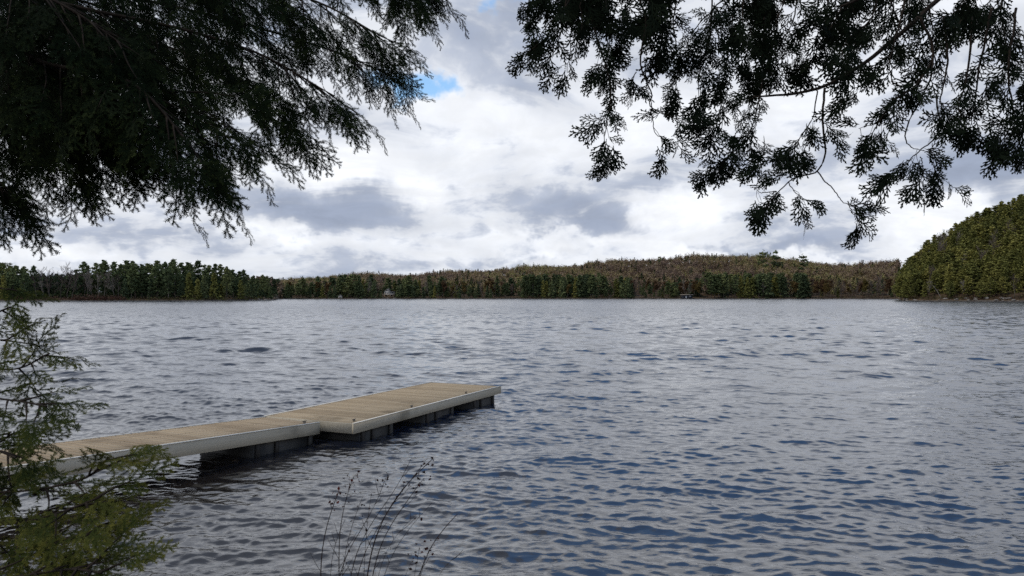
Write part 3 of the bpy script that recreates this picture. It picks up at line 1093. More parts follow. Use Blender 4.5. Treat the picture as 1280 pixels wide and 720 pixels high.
# ramp: its front edge meets the near end of the platform and heads for the bank at left
G0 = dp(400.3, 527.6)
gv = np.array([math.sin(R(27.5)), math.cos(R(27.5))])      # it slopes gently down to the platform
Lg = 10.2
Ag = np.array([G0[0] - gv[0] * Lg, G0[1] - gv[1] * Lg, 0])
section('dock_walkway', 'narrow plank walkway with grey side boards leading ashore at left', Ag, gv, Lg, 1.5, 1,
        [(Lg - 1.65, Lg - .12)], .225, [(Lg - .3, .13)], M['ramp_deck'], tilt=.05, gap=.022)


# ------------------------------------------------------------------ near foliage: sprays
def hemlock_spray(seed, wid=.0021, lng=1.0, spc=.0058):
    """flat feathery spray of needles along +x, about 0.3 m"""
    r = np.random.default_rng(seed)
    V, T, A = [], [], []
    n = 0
    segs = []

    def twig(p, ang, L, lev, curve):
        k = max(2, int(L / .012))
        pts = [np.array(p)]
        a = ang
        for i in range(k):
            a += curve / k + r.normal(0, .05)
            pts.append(pts[-1] + L / k * np.array([math.cos(a), math.sin(a)]))
        segs.append((np.array(pts), lev))
        if lev >= 2: return
        m = int(L / (.026 if lev == 0 else .030))
        s = 1 if r.random() < .5 else -1
        for i in range(m):
            f = (i + .8) / (m + .6)
            if r.random() < .08: continue
            j = int(f * k)
            d_ = pts[min(j + 1, k)] - pts[j]
            aa = math.atan2(d_[1], d_[0])
            prof = (1 - f) ** .8 * (.55 + .45 * min(1, f * 5)) + .12
            ll = (L * .46 if lev == 0 else L * .42) * prof * r.uniform(.7, 1.2)
            if ll < .012: continue
            twig(pts[j], aa + s * R(r.uniform(38, 55)), ll, lev + 1, -s * R(14))
            s = -s
    twig((0, 0), 0, .30, 0, r.normal(0, .2))
    for pts, lev in segs:
        L = np.linalg.norm(np.diff(pts, axis=0), axis=1).sum()
        cnt = max(3, int(L / spc))
        f = (np.arange(cnt) + .5) / cnt * (len(pts) - 1)
        i = np.minimum(f.astype(int), len(pts) - 2)
        pos = pts[i] + (pts[i + 1] - pts[i]) * (f - i)[:, None]
        dr = pts[i + 1] - pts[i]
        an = np.arctan2(dr[:, 1], dr[:, 0])
        for s in (-1, 1):
            a = an + s * np.radians(r.uniform(40, 72, cnt))
            ln = lng * r.uniform(.010, .0175, cnt) * (1 if lev else .9)
            z = r.normal(.001, .0035, cnt)
            d2 = np.stack([np.cos(a), np.sin(a)], 1); pn = np.stack([-np.sin(a), np.cos(a)], 1) * wid
            b0 = pos - pn; b1 = pos + pn; tp_ = pos + d2 * ln[:, None]
            zc = np.zeros(cnt)
            tri = np.stack([np.column_stack([b0, zc]), np.column_stack([b1, zc]), np.column_stack([tp_, z])], 1)
            V.append(tri.reshape(-1, 3)); T.append(np.arange(3 * cnt).reshape(-1, 3) + n); n += 3 * cnt
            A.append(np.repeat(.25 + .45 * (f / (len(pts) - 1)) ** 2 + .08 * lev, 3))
        # the twig itself
        wd = (.0022, .0014, .001)[lev]
        dd = np.gradient(pts, axis=0); dd /= np.linalg.norm(dd, axis=1, keepdims=True) + 1e-9
        pn = np.stack([-dd[:, 1], dd[:, 0]], 1) * wd
        rib = np.empty((2 * len(pts), 3)); rib[0::2] = np.column_stack([pts - pn, np.full(len(pts), -.001)]); rib[1::2] = np.column_stack([pts + pn, np.full(len(pts), -.001)])
        k = np.arange(len(pts) - 1) * 2
        tt = np.vstack([np.stack([k, k + 1, k + 3], 1), np.stack([k, k + 3, k + 2], 1)])
        V.append(rib); T.append(tt + n); n += len(rib); A.append(np.full(len(rib), .05))
    V = np.vstack(V); T = np.vstack(T); A = np.concatenate(A)
    x = V[:, 0]
    V[:, 2] += -.55 * x * x - .9 * V[:, 1] ** 2 + .012 * np.sin(x * 31 + seed)   # tips droop
    return V, T, A


def cedar_spray(seed):
    """flat fan of scaly cords along +x, about 0.13 m"""
    r = np.random.default_rng(seed)
    V, T, A = [], [], []
    cnt = [0]

    def cord(p, a, L, lev):
        k = 4
        pts = [np.array(p)]
        cv = r.normal(0, .22)
        for i in range(k):
            pts.append(pts[-1] + L / k * np.array([math.cos(a + cv * i / k), math.sin(a + cv * i / k)]))
        pts = np.array(pts)
        w = np.array([.9, 1.15, 1.15, .95, .35]) * (.0023, .0028, .0029)[lev]
        dd = np.gradient(pts, axis=0); dd /= np.linalg.norm(dd, axis=1, keepdims=True)
        pn = np.stack([-dd[:, 1], dd[:, 0]], 1) * w[:, None]
        z = r.normal(0, .0015) + np.zeros(k + 1)
        rib = np.empty((2 * (k + 1), 3)); rib[0::2] = np.column_stack([pts - pn, z]); rib[1::2] = np.column_stack([pts + pn, z + .001])
        i = np.arange(k) * 2
        V.append(rib); T.append(np.vstack([np.stack([i, i + 1, i + 3], 1), np.stack([i, i + 3, i + 2], 1)]) + cnt[0]); cnt[0] += len(rib)
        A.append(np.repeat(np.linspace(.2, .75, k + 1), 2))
        if lev == 2: return
        m = (7, 4)[lev]
        s = 1 if r.random() < .5 else -1
        for j in range(m):
            f = (j + .9) / (m + .8)
            if r.random() < .07: s = -s; continue
            q = np.array([np.interp(f * k, range(k + 1), pts[:, c]) for c in range(2)])
            ll = (L * .66 if lev == 0 else L * .46) * ((1 - f) ** .75 + .14) * (.6 + .4 * min(1, f * 4)) * r.uniform(.75, 1.2)
            if ll > .006: cord(q, a + cv * f + s * R(r.uniform(26, 42)), ll, lev + 1)
            s = -s
    cord((0, 0), 0, .13, 0)
    V = np.vstack(V); T = np.vstack(T); A = np.concatenate(A)
    V[:, 2] += -1.3 * V[:, 0] ** 2 + .9 * V[:, 1] * V[:, 0] * (1 if seed % 2 else -1) - 1.5 * V[:, 1] ** 2
    return V, T, A


HS = [hemlock_spray(s) for s in range(1, 7)]
YS = [hemlock_spray(s, .0036, 1.35, .0085) for s in range(11, 16)]
CS = [cedar_spray(s) for s in range(1, 9)]
print('spray tris', [len(x[1]) for x in HS], [len(x[1]) for x in CS])


def frame(x, up):
    x = norm(x); z = np.asarray(up, float) - x * np.dot(x, up)
    z = norm(z) if np.linalg.norm(z) > 1e-4 else norm(np.cross(x, [0.3, .9, .1]))
    return np.stack([x, np.cross(z, x), z], 1)


def put_spray(mb, lib, o, x, up, s, r, tint=0.0):
    V, T, A = lib[r.integers(len(lib))]
    Mx = frame(x, up) * s
    if r.random() < .5: Mx = Mx * np.array([1, -1, 1])
    mb.add(V @ Mx.T + o, tris=T, val=np.clip(A + tint + r.normal(0, .06), 0, 1))


def spline(pts, n=40):
    pts = np.asarray(pts, float)
    P = np.vstack([2 * pts[0] - pts[1], pts, 2 * pts[-1] - pts[-2]])
    out = []
    m = len(pts) - 1
    for i in range(n):
        f = i / (n - 1) * m
        k = min(int(f), m - 1); t = f - k
        a, b_, c, e = P[k:k + 4]
        out.append(.5 * (2 * b_ + (c - a) * t + (2 * a - 5 * b_ + 4 * c - e) * t * t + (3 * b_ - a - 3 * c + e) * t ** 3))
    return np.array(out)


DOWN = np.array([0, 0, -1.])


def hemlock_bough(parent, pts, side_len, n_side, r, droop=.35, spr=1.0, r0=.022, m_f='hemlock', start=.1, tint=0.0, step=.085, tilt=.35, flow=None, lib=None):
    """a limb with flat side twigs that droop; the needles are its child"""
    c = spline(pts, 48)
    wood = MB(); fol = MB()
    wood.tube(c, np.linspace(r0, .003, len(c)), 6)
    s = 1
    for j in range(n_side):
        t = start + (1 - start) * (j + r.uniform(0, .9)) / n_side
        i = min(int(t * 47), 46)
        tan = norm(c[i + 1] - c[i])
        up = norm(np.array([0, 0, 1.]) + r.normal(0, tilt, 3) + np.array([0, -.35, 0]))
        lat = norm(np.cross(tan, up)) * s
        s = -s
        a = R(r.uniform(32, 62))
        d_ = norm(tan * math.cos(a) + lat * math.sin(a) + DOWN * droop * r.uniform(.4, 1.3) + (flow * r.uniform(.2, .8) if flow is not None else 0))
        L = side_len * (1 - .72 * t) * r.uniform(.6, 1.2) + .05
        k = 7
        tp_ = [c[i]]
        dd = d_
        for q in range(k):
            dd = norm(dd + DOWN * droop * .16 + r.normal(0, .05, 3))
            tp_.append(tp_[-1] + dd * L / k)
        tp_ = np.array(tp_)
        wood.tube(tp_, np.linspace(.0045, .0012, k + 1), 3)
        ns = max(1, int(L / step))
        s2 = 1
        for q in range(ns):
            f = (q + .6) / ns
            m_ = min(int(f * k), k - 1)
            o = tp_[m_] + (tp_[m_ + 1] - tp_[m_]) * (f * k - m_)
            td = norm(tp_[m_ + 1] - tp_[m_])
            l2 = norm(np.cross(td, up)) * s2
            s2 = -s2
            x = norm(td * .85 + l2 * r.uniform(.3, .8) + DOWN * droop * r.uniform(.2, .8))
            put_spray(fol, lib or HS, o, x, norm(up + r.normal(0, .25, 3)), spr * r.uniform(.55, 1.0) * (1 - .3 * f), r, tint)
        put_spray(fol, lib or HS, tp_[-2], norm(dd + DOWN * droop * .4), norm(up + r.normal(0, .2, 3)), spr * r.uniform(.7, 1.0), r, tint + .05)
    put_spray(fol, lib or HS, c[-3], norm(c[-1] - c[-4] + DOWN * .02), norm(np.array([0, -.5, 1.]) + r.normal(0, .2, 3)), spr, r, tint + .1)
    w = wood.obj('bough', M['bark'], parent)
    f_ = fol.mesh('needles')
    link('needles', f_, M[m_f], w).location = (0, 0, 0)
    return w


def trunk_path(x, y, z0, h, r, lean=(0, 0)):
    zz = np.linspace(0, h, 10)
    return np.stack([x + lean[0] * zz / h + .05 * np.sin(zz * .9), y + lean[1] * zz / h, z0 + zz], 1)


# --- the big hemlock on the left bank
r = np.random.default_rng(21)
HX, HY = -5.2, 4.3
hz = bank_z(HX, HY) - .1
hem = thing('hemlock_tree', 'big dark hemlock with drooping boughs filling the upper left over the lake', 'tree', (HX, HY, hz))
tp = trunk_path(HX, HY, hz, 13, r)
tm = MB(); tm.tube(tp, np.linspace(.30, .10, 10), 14)
tm.obj('trunk', M['bark'], hem, smooth=True)


def tk(z): return np.array([np.interp(z, tp[:, 2], tp[:, 0]), HY, z])


FL = norm(np.array([.8, 0, -.5]))
boughs = [  # (height on trunk, way points (px, py, D), side twig length, twig count)
    (5.4, [(-60, -110, 4.3), (250, -75, 4.2), (470, -25, 4.1), (556, 4, 4.0)], .62, 34),
    (5.6, [(0, -150, 4.8), (330, -90, 5.0), (500, -40, 5.0), (545, 30, 4.9)], .60, 30),
    (5.0, [(-40, -60, 4.2), (200, -40, 4.0), (400, 20, 3.9), (512, 78, 3.8)], .62, 38),
    (4.8, [(-60, -40, 4.4), (180, 0, 4.4), (400, 75, 4.4), (520, 124, 4.4)], .55, 36),
    (4.5, [(-80, -10, 3.8), (150, 20, 3.6), (330, 85, 3.4), (448, 150, 3.3)], .55, 38),
    (4.3, [(-60, 0, 4.3), (140, 40, 4.2), (300, 110, 4.1), (396, 192, 4.0)], .60, 36),
    (4.2, [(-90, 20, 3.5), (90, 60, 3.3), (220, 130, 3.1), (318, 205, 3.0)], .60, 36),
    (4.0, [(-90, 40, 3.2), (60, 80, 3.0), (190, 130, 2.85), (296, 250, 2.8)], .45, 36),
    (3.9, [(-80, 50, 3.9), (60, 90, 3.8), (150, 140, 3.7), (215, 225, 3.6)], .50, 34),
    (3.7, [(-90, 70, 3.4), (20, 110, 3.3), (90, 150, 3.2), (160, 205, 3.2)], .50, 32),
    (3.5, [(-90, 110, 3.9), (0, 150, 3.8), (60, 185, 3.7), (122, 246, 3.7)], .38, 30),
    (3.3, [(-110, 170, 3.4), (-50, 210, 3.3), (0, 235, 3.3), (40, 278, 3.3)], .30, 24),
    (5.2, [(-100, -120, 3.6), (60, -90, 3.3), (200, -40, 3.2), (330, 10, 3.1)], .60, 32),
    (4.6, [(-100, -60, 5.2), (60, -10, 5.3), (200, 50, 5.3), (330, 130, 5.2)], .80, 34),
    (4.2, [(-110, 0, 5.0), (0, 50, 5.0), (100, 110, 5.0), (190, 190, 5.0)], .80, 30),
    (4.7, [(-110, -70, 3.2), (-10, -30, 3.0), (100, 30, 2.9), (190, 90, 2.9)], .62, 34),
    (4.9, [(-60, -120, 5.6), (100, -60, 5.8), (240, 0, 5.9), (370, 90, 5.8)], .9, 34),
    (4.5, [(-60, -40, 5.6), (60, 10, 5.8), (180, 70, 5.9), (290, 160, 5.8)], .9, 34),
    (4.1, [(-80, 20, 5.4), (0, 70, 5.6), (90, 120, 5.7), (180, 190, 5.6)], .8, 32),
    (5.0, [(-60, -80, 4.9), (180, -50, 4.8), (330, 0, 4.7), (450, 80, 4.7)], .7, 34),
]
boughs = [(z, wp[:-2] + [(wp[-2][0] - 22, wp[-2][1] - 24, wp[-2][2]), (wp[-1][0] - 30, wp[-1][1] - 30, wp[-1][2])], sl_, n_) for z, wp, sl_, n_ in boughs]
for z, wp, sl_, n_ in boughs:
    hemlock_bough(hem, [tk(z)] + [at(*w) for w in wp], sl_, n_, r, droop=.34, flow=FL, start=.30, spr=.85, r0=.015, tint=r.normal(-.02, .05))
# boughs higher up and away from the lake, out of the picture
for k in range(12):
    a_ = r.uniform(R(100), R(300)); z = r.uniform(4, 10)
    o = tk(z); e = o + np.array([math.cos(a_), math.sin(a_), -.12]) * r.uniform(1.8, 3)
    hemlock_bough(hem, [o, (o + e) / 2 + [0, 0, .15], e], .7, 12, r, step=.2, spr=1.3, start=.2)
for k in range(7):
    a_ = R(-30 + k * 16); z = 6.4 + .55 * k
    o = tk(z); e = o + np.array([math.cos(a_), math.sin(a_), -.10]) * r.uniform(2.6, 3.4)
    hemlock_bough(hem, [o, (o + e) / 2 + [0, 0, .15], e], .9, 16, r, step=.18, spr=1.3, start=.2)

# --- young hemlock lower left
r = np.random.default_rng(33)
SX, SY = -2.75, 2.7
sz = bank_z(SX, SY) - .05
sap = thing('hemlock_sapling', 'young olive green hemlock reaching in from the lower left edge', 'tree', (SX, SY, sz))
sp_ = trunk_path(SX, SY, sz, 3.3, r, (.1, .1))
tm = MB(); tm.tube(sp_, np.linspace(.045, .006, 10), 8); tm.obj('trunk', M['bark'], sap, smooth=True)


def sk(z): return np.array([np.interp(z, sp_[:, 2], sp_[:, 0]), np.interp(z, sp_[:, 2], sp_[:, 1]), z])


sapb = [
    (2.75, [(-70, 378, 2.7), (0, 392, 2.6), (42, 384, 2.55)], .13, 9),
    (2.70, [(-70, 412, 2.7), (20, 425, 2.6), (50, 418, 2.5)], .16, 12),
    (2.60, [(-60, 452, 2.7), (40, 462, 2.6), (102, 442, 2.5)], .20, 15),
    (2.50, [(-80, 490, 2.5), (40, 500, 2.4), (98, 508, 2.3)], .20, 18),
    (2.40, [(-70, 530, 2.6), (20, 548, 2.5), (42, 540, 2.4)], .18, 17),
    (2.25, [(-80, 610, 2.3), (40, 615, 2.2), (150, 600, 2.15), (195, 572, 2.1)], .15, 20),
    (2.15, [(-80, 590, 2.5), (10, 600, 2.5), (30, 596, 2.4)], .18, 15),
    (2.0, [(-90, 660, 2.2), (40, 655, 2.1), (120, 640, 2.0), (180, 622, 1.95)], .22, 20),
    (1.9, [(-90, 700, 2.2), (40, 690, 2.1), (110, 680, 2.05), (165, 668, 2.0)], .22, 20),
    (1.8, [(-90, 735, 2.0), (40, 722, 1.9), (130, 712, 1.85), (185, 716, 1.8)], .22, 20),
    (1.7, [(-90, 770, 2.2), (30, 745, 2.1), (110, 730, 2.05)], .24, 18),
    (2.3, [(-80, 560, 2.3), (0, 560, 2.2), (50, 572, 2.15)], .22, 14),
    (2.95, [(-60, 350, 2.9), (0, 356, 2.8), (36, 362, 2.75)], .10, 8),
]
for z, wp, sl_, n_ in sapb:
    hemlock_bough(sap, [sk(z)] + [at(w[0] * (.80 if w[0] > 0 else 1) - 20, w[1], w[2]) for w in wp], sl_ * .8, int(n_ * (.54 if z > 2.25 else .72)), r, droop=.12, spr=.50, r0=.0032, m_f='sapling', start=.30, tint=r.normal(.0, .08) + (.14 if z < 2.3 else -.04), step=.065, tilt=.45, lib=YS)

# --- the cedar on the right
r = np.random.default_rng(44)
CX, CY = 5.4, 4.6
cz = bank_z(CX, CY)
ced = thing('cedar_tree', 'dark cedar hanging lacy flat sprays down from the upper right', 'tree', (CX, CY, cz))
tp = trunk_path(CX, CY, cz, 12, r, (.3, 0))
tm = MB(); tm.tube(tp, np.linspace(.26, .09, 10), 14); tm.obj('trunk', M['bark'], ced, smooth=True)


def ctk(z): return np.array([np.interp(z, tp[:, 2], tp[:, 0]), np.interp(z, tp[:, 2], tp[:, 1]), z])


def fan_cluster(fol, o, d_, n, s, r, spread=.8):
    for k in range(n):
        x = norm(d_ * .8 + r.normal(0, spread, 3) * [.8, .8, .6] + DOWN * .25)
        up = norm(np.array([0, -1., .2]) + r.normal(0, .45, 3))
        put_spray(fol, CS, o + r.normal(0, .012, 3), x, up, s * r.uniform(.75, 1.35), r, r.normal(-.05, .1))


def cedar_strand(wood, fol, pts, r0, f0=.2, step=.045, per=2, s=.85, r=None, subs=True):
    """hanging twig; sprays along it from fraction f0 to the tip"""
    n = 30
    c = spline(pts, n)
    c += np.cumsum(r.normal(0, .0022, c.shape), 0)
    wood.tube(c, np.linspace(r0, max(.0013, r0 * .25), n), 5)
    L = np.linalg.norm(np.diff(c, axis=0), axis=1).sum()
    m = max(2, int(L * (1 - f0) / (step * 1.75)))
    for j in range(m):
        f = f0 + (1 - f0) * (j + r.uniform(0, .8)) / m
        i = min(int(f * (n - 1)), n - 2)
        tan = norm(c[i + 1] - c[i])
        if subs and r.random() < .55:
            d_ = norm(tan * .5 + r.normal(0, .7, 3) * [1, .6, .7] + DOWN * .35)
            l_ = r.uniform(.04, .11)
            e = c[i] + d_ * l_
            wood.tube([c[i], c[i] + d_ * l_ * .5 + r.normal(0, .006, 3), e], [.0018, .0014, .001], 3)
            fan_cluster(fol, e, d_, per, s, r, .5)
            fan_cluster(fol, c[i] + d_ * l_ * .5, d_, 1, s * .8, r, .6)
        else:
            fan_cluster(fol, c[i], tan, per, s, r)
    fan_cluster(fol, c[-1], norm(c[-1] - c[-3]), per + 1, s, r, .45)


def cedar_limb(name, main, r0, strands, f0m=1.1, r=r):
    wood, fol = MB(), MB()
    if main is not None:
        cedar_strand(wood, fol, main, r0, f0m if f0m < 1 else .97, .05, 2, .85, r)
    for st in strands:
        cedar_strand(wood, fol, [at(*w) for w in st[0]], st[1], st[2], st[3], st[4], st[5], r)
    w = wood.obj('limb', M['bark'], ced)
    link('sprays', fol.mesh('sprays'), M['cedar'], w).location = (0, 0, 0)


# limb 1: the bare crooked branch in the middle
D1 = 4.0
cedar_limb('limb', [ctk(6.2), at(1420, -130, 4.3), at(1230, -40, 4.1), at(1140, 33, D1), at(1086, 77, D1), at(1030, 110, D1), at(985, 120, D1), at(946, 122, D1)], .019, [
    ([(1030, 110, 4), (1026, 150, 4), (1029, 187, 4), (1021, 215, 4), (990, 226, 4), (966, 250, 4), (955, 262, 4)], .007, .66, .03, 2, .9),
    ([(1022, 214, 4), (1036, 236, 4), (1052, 254, 4), (1074, 262, 4)], .004, .78, .03, 2, .9),
    ([(1060, 252, 4), (1066, 268, 4), (1078, 276, 4)], .003, .2, .03, 2, .8),
    ([(1022, 114, 4), (1012, 150, 4), (996, 172, 4), (985, 186, 4)], .004, .25, .03, 2, .9),
    ([(1026, 150, 4), (1040, 162, 4), (1046, 176, 4)], .003, .2, .04, 2, .8),
    ([(1024, 160, 4), (1008, 175, 4), (1000, 190, 4)], .003, .2, .035, 2, .8),
    ([(990, 226, 4), (980, 206, 4), (960, 200, 4), (942, 206, 4)], .003, .3, .03, 2, .9),
    ([(985, 228, 4), (996, 240, 4), (1008, 248, 4)], .003, .3, .04, 2, .8),
    ([(970, 240, 4), (950, 240, 4), (940, 232, 4)], .003, .2, .04, 2, .8),
    ([(1086, 77, 4), (1092, 95, 4), (1070, 110, 4), (1062, 118, 4)], .004, .3, .045, 2, .8),
    ([(985, 120, 4), (975, 100, 4), (960, 80, 4), (950, 60, 4)], .004, .3, .035, 2, .9),
    ([(948, 121, 4), (948, 140, 4), (942, 156, 4), (930, 170, 4)], .004, .3, .05, 2, .8)])
# limb 2: left curtain
cedar_limb('limb', [ctk(6.8), at(1380, -200, 4.5), at(1120, -150, 4.3), at(914, -90, 4.2), at(754, -50, 4.1), at(679, -10, 4.0)], .026, [
    ([(734, -60, 4.1), (714, 0, 4.05), (686, 30, 4), (670, 58, 4)], .006, .2, .035, 2, .9),
    ([(714, -40, 4.1), (704, 20, 4.1), (694, 60, 4.1), (686, 76, 4.1)], .006, .2, .035, 2, .9),
    ([(714, 20, 4.1), (710, 60, 4.1), (704, 90, 4.1)], .004, .5, .035, 2, .8),
    ([(739, -40, 4), (742, 30, 4), (756, 80, 4), (762, 120, 4), (756, 165, 4), (758, 184, 4)], .006, .1, .032, 2, .8),
    ([(754, -40, 4.2), (766, 40, 4.2), (758, 90, 4.2)], .005, .1, .032, 2, .9),
    ([(762, 130, 4), (770, 148, 4)], .003, .3, .03, 2, .7),
    ([(774, -50, 4.1), (806, 20, 4.1), (800, 80, 4.1), (814, 120, 4.1), (812, 138, 4.1), (840, 152, 4.1), (860, 150, 4.1)], .0065, .80, .026, 2, .85),
    ([(814, 128, 4.1), (820, 165, 4.1), (840, 172, 4.1)], .003, .35, .03, 2, .8),
    ([(796, 90, 4.1), (790, 100, 4.1), (796, 106, 4.1)], .003, .2, .03, 2, .8),
    ([(774, -40, 4.3), (784, 10, 4.3), (774, 50, 4.3)], .005, .2, .035, 2, .9),
    ([(814, -40, 4.2), (820, 20, 4.2), (826, 60, 4.2), (820, 72, 4.2)], .005, .2, .035, 2, .9),
    ([(704, -40, 4.2), (678, 0, 4.2), (666, 20, 4.2)], .005, .2, .035, 2, .8)])
# limb 3: middle
cedar_limb('limb', [ctk(6.6), at(1400, -180, 4.9), at(1180, -120, 4.8), at(1000, -60, 4.6), at(900, -20, 4.5)], .024, [
    ([(850, -50, 4.4), (846, 30, 4.4), (850, 80, 4.4), (846, 122, 4.4)], .006, .3, .034, 2, .9),
    ([(840, -50, 4.4), (836, 20, 4.4), (828, 60, 4.4)], .006, .3, .04, 2, .9),
    ([(890, -50, 4.4), (890, 40, 4.4), (876, 90, 4.4), (880, 140, 4.4)], .006, .25, .032, 2, .9),
    ([(920, -50, 4.4), (915, 40, 4.4), (905, 110, 4.4), (900, 150, 4.4), (890, 176, 4.4)], .006, .2, .032, 2, .9),
    ([(960, -50, 4.4), (955, 60, 4.4), (952, 110, 4.4), (940, 160, 4.4), (915, 192, 4.4), (884, 214, 4.4)], .007, .62, .032, 2, .9),
    ([(930, 172, 4.4), (912, 172, 4.4), (896, 192, 4.4)], .003, .2, .04, 2, .8),
    ([(945, 140, 4.4), (930, 150, 4.4), (922, 165, 4.4)], .003, .2, .035, 2, .8),
    ([(910, -30, 4.6), (940, 30, 4.6), (930, 80, 4.6), (936, 110, 4.6)], .005, .1, .03, 2, .9),
    ([(1000, -50, 4.5), (990, 20, 4.5), (970, 60, 4.5), (975, 90, 4.5)], .006, .1, .032, 2, .9),
    ([(1030, -50, 4.5), (1020, 20, 4.5), (1000, 55, 4.5), (1005, 85, 4.5)], .006, .1, .032, 2, .9)])
# limb 4: right side
D4 = 3.9
cedar_limb('limb', [ctk(6.0), at(1420, -60, 4.2), at(1300, -30, 4.0), at(1200, -10, 3.9), at(1120, -20, 3.9), at(1050, 10, 3.9)], .028, [
    ([(1150, 20, D4), (1166, 70, D4), (1140, 110, D4), (1110, 130, D4), (1078, 182, D4)], .008, .45, .03, 2, .9),
    ([(1120, 120, D4), (1096, 150, D4), (1072, 160, D4)], .004, .2, .03, 2, .85),
    ([(1166, 70, D4), (1162, 100, D4), (1136, 160, D4), (1142, 182, D4), (1160, 184, D4)], .006, .86, .03, 2, .85),
    ([(1170, 120, D4), (1172, 165, D4), (1150, 188, D4), (1130, 208, D4), (1112, 224, D4)], .005, .5, .028, 2, .9),
    ([(1160, 186, D4), (1170, 210, D4), (1180, 232, D4)], .003, .15, .03, 2, .85),
    ([(1150, 196, D4), (1155, 215, D4), (1152, 234, D4)], .003, .4, .04, 2, .8),
    ([(1180, 20, D4), (1180, 80, D4), (1170, 130, D4), (1176, 150, D4)], .007, .3, .034, 2, .9),
    ([(1215, 20, D4), (1208, 90, D4), (1196, 130, D4), (1205, 158, D4)], .007, .2, .032, 2, .9),
    ([(1240, 10, D4), (1225, 90, D4), (1220, 130, D4), (1215, 160, D4)], .007, .2, .032, 2, .9),
    ([(1270, 10, D4), (1258, 90, D4), (1262, 150, D4), (1242, 192, D4)], .007, .2, .030, 2, .9),
    ([(1300, 10, D4), (1290, 90, D4), (1282, 140, D4), (1272, 176, D4)], .007, .2, .030, 2, .9),
    ([(1262, 140, D4), (1248, 160, D4), (1246, 176, D4)], .003, .2, .035, 2, .8),
    ([(1140, -30, D4), (1120, 40, D4), (1110, 80, D4), (1118, 110, D4)], .006, .1, .034, 2, .9),
    ([(1100, -30, D4), (1090, 20, D4), (1062, 45, D4), (1050, 62, D4)], .006, .1, .034, 2, .9)])
# limb 5: the dense roof of sprays at the top edge
st = []
for k in range(38):
    x = r.uniform(850, 1300); y = r.uniform(-80, 25); D = r.uniform(3.7, 5.2)
    if 1085 < x < 1110 and r.random() < .5: continue
    x2 = x + r.uniform(-50, 35); y2 = y + r.uniform(35, 95)
    st.append(([(x, y, D), ((x + x2) / 2 + r.uniform(-12, 12), (y + y2) / 2, D), (x2, y2, D)], .005, .1, .036, 2, .95))
for k in range(14):
    x = r.uniform(655, 850); y = r.uniform(-90, -30); D = r.uniform(3.8, 4.8)
    x2 = x + r.uniform(-40, 15); y2 = y + r.uniform(40, 80)
    st.append(([(x, y, D), ((x + x2) / 2 + r.uniform(-12, 12), (y + y2) / 2, D), (x2, y2, D)], .005, .1, .038, 3, .9))
cedar_limb('limb', [ctk(7.0), at(1380, -260, 4.6), at(1200, -170, 4.4), at(1000, -120, 4.3), at(800, -100, 4.2)], .026, st)
# limbs away from the lake
wood, fol = MB(), MB()
for k in range(10):
    a_ = r.uniform(R(-120), R(80)); z = r.uniform(3.5, 10)
    o = ctk(z); e = o + np.array([math.cos(a_), math.sin(a_), -.15]) * r.uniform(1.5, 2.6)
    cedar_strand(wood, fol, [o, (o + e) / 2 + [0, 0, .2], e], .02, .25, .07, 3, 1.5, r)
w = wood.obj('limb', M['bark'], ced)
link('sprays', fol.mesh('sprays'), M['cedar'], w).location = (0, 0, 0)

# ------------------------------------------------------------------ bare shrubs at the water's edge
M['stem'] = mat('dark stems', lambda q, p: ramp(q, q.noise(objc(q), 20, 3), [(.3, (.010, .006, .005)), (.7, (.034, .018, .014))]), .7, .2)
M['dryleaf'] = m_foliage('dry leaves', [(0, (.020, .012, .011)), (.6, (.050, .018, .016)), (1, (.12, .028, .022))], .2)


def shrub(label, base, stems):
    t = thing('bare_shrub', label, 'shrub', base)
    for pts, r0, tips in stems:
        q = np.array([np.array(base) + r.normal(0, .03, 3) * [1, 1, 0]] + [at(*p) for p in pts])
        cl = np.concatenate([[0], np.cumsum(np.linalg.norm(np.diff(q, axis=0), axis=1))])
        ss = np.linspace(0, cl[-1], 160)
        c = np.stack([np.interp(ss, cl, q[:, k]) for k in range(3)], 1)
        pad = np.vstack([c[:1] * 2 - c[13:0:-1], c, c[-1:] * 2 - c[-2:-15:-1]])
        c = np.stack([np.convolve(pad[:, k], np.ones(27) / 27, 'valid') for k in range(3)], 1)[::3][:53]
        c = np.vstack([c[:27:2], c[27:]])
        m_ = len(c)
        w = MB(); w.tube(c, np.linspace(r0 * 1.4, r0 * .45, m_), 6)
        for k in range(3):
            i = r.integers(m_ - 14, m_ - 1); s = r.choice([-1, 1])
            d_ = norm(c[i] - c[i - 2]) * .7 + np.array([s * .5, 0, .1])
            l_ = r.uniform(.03, .10)
            w.tube([c[i], c[i] + d_ * l_ * .5, c[i] + d_ * l_ + [0, 0, .01]], [.0011, .0009, .0006], 4)
        o = w.obj('stem', M['stem'], t, smooth=True)
        if tips:
            f = MB()
            n = int(tips[0] * 1.0)
            for k in range(n):
                i = m_ - 1 - abs(int(r.normal(0, tips[1] * 1.3)))
                i = min(max(i, 5), m_ - 1)
                cc = c[i] + r.normal(0, .012, 3)
                L = r.uniform(.008, .019)
                X = norm(r.normal(0, 1, 3)); Y = norm(np.cross(X, r.normal(0, 1, 3))); Z = np.cross(X, Y)
                V = [cc, cc + X * L * .5 + Y * L * .32 + Z * L * .12, cc + X * L, cc + X * L * .5 - Y * L * .32 + Z * L * .12]
                f.add(V, tris=[(0, 1, 2), (0, 2, 3)], val=np.clip(tips[2] + r.normal(0, .2), 0, 1))
            link('dry_leaves', f.mesh('dry_leaves'), M['dryleaf'], o).location = (0, 0, 0)


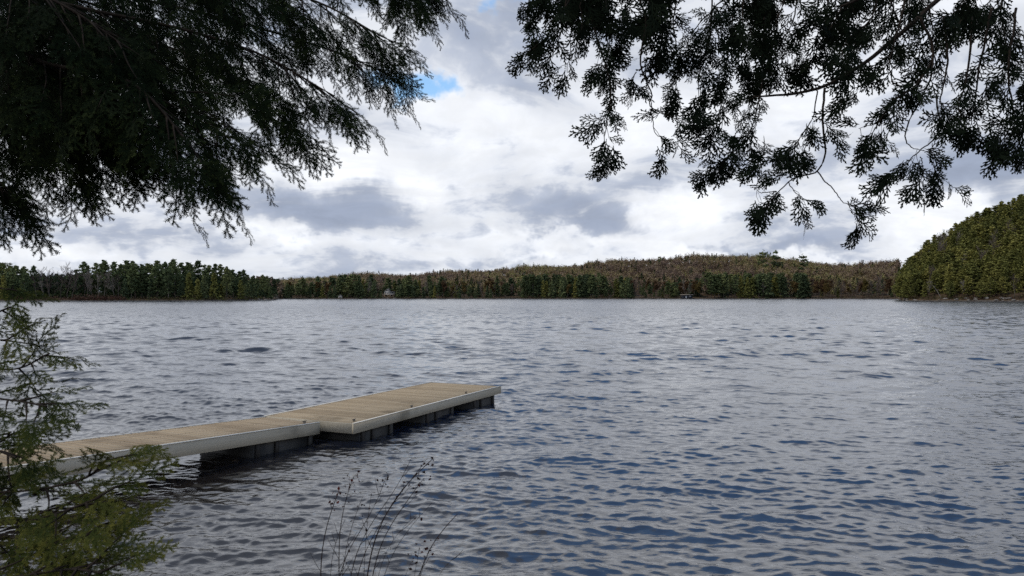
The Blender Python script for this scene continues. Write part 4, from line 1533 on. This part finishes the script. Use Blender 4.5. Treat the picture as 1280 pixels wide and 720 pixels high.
r = np.random.default_rng(77)
DS = 3.0
bx = at(450, 720, DS)
base1 = (bx[0] - .05, DS, bank_z(bx[0], DS))
shrub('bare shrub of thin dark stems with dry red leaves at tips', base1, [
    ([(399, 722, DS), (403, 670, DS), (414, 632, DS), (428, 604, DS)], .0032, (16, 1.0, .7)),
    ([(424, 722, DS), (423, 660, DS), (428, 626, DS), (447, 584, DS)], .0026, (26, 1.6, .55)),
    ([(412, 722, DS), (413, 690, DS), (420, 665, DS), (436, 640, DS)], .0018, None),
    ([(418, 722, DS), (440, 676, DS), (480, 620, DS), (486, 586, DS)], .0024, (14, 1.2, .15)),
    ([(434, 722, DS), (446, 680, DS), (468, 645, DS), (512, 592, DS), (519, 563, DS)], .0022, None),
    ([(457, 722, DS), (462, 690, DS), (478, 640, DS), (520, 590, DS), (550, 565, DS)], .0036, (14, 1.5, .1)),
    ([(462, 722, DS), (474, 680, DS), (494, 640, DS), (530, 604, DS), (538, 588, DS)], .0028, (18, 1.4, .15)),
    ([(440, 722, DS), (470, 660, DS), (500, 615, DS), (536, 572, DS)], .0022, (8, 1.8, .1)),
    ([(426, 722, DS), (430, 690, DS), (440, 650, DS), (458, 610, DS)], .0018, (7, 2.5, .2)),
    ([(455, 722, DS), (456, 680, DS), (460, 640, DS), (466, 606, DS)], .0016, (9, 2.0, .2)),
    ([(476, 722, DS), (488, 690, DS), (510, 660, DS), (548, 620, DS)], .0016, (5, 2.5, .1)),
    ([(468, 722, DS), (490, 670, DS), (505, 650, DS), (530, 635, DS)], .0013, None),
])
b2 = at(515, 720, DS - .2)
shrub('sparse low shrub with one forked stem and a few dark leaves', (b2[0] - .02, DS - .2, bank_z(b2[0], DS - .2)), [
    ([(519, 722, DS - .2), (530, 690, DS - .2), (548, 665, DS - .2), (580, 634, DS - .2)], .0032, None),
    ([(521, 722, DS - .2), (532, 690, DS - .2), (545, 672, DS - .2), (546, 670, DS - .2)], .0018, (12, 1.2, .35)),
    ([(516, 722, DS - .2), (522, 690, DS - .2), (524, 680, DS - .2), (527, 674, DS - .2)], .0015, (10, 1.0, .1)),
    ([(540, 722, DS - .2), (552, 700, DS - .2), (566, 690, DS - .2), (590, 684, DS - .2)], .0014, None),
    ([(500, 722, DS - .2), (508, 700, DS - .2), (516, 692, DS - .2), (520, 690, DS - .2)], .0013, (5, 1.5, .2)),
])

bpy.context.view_layer.update()
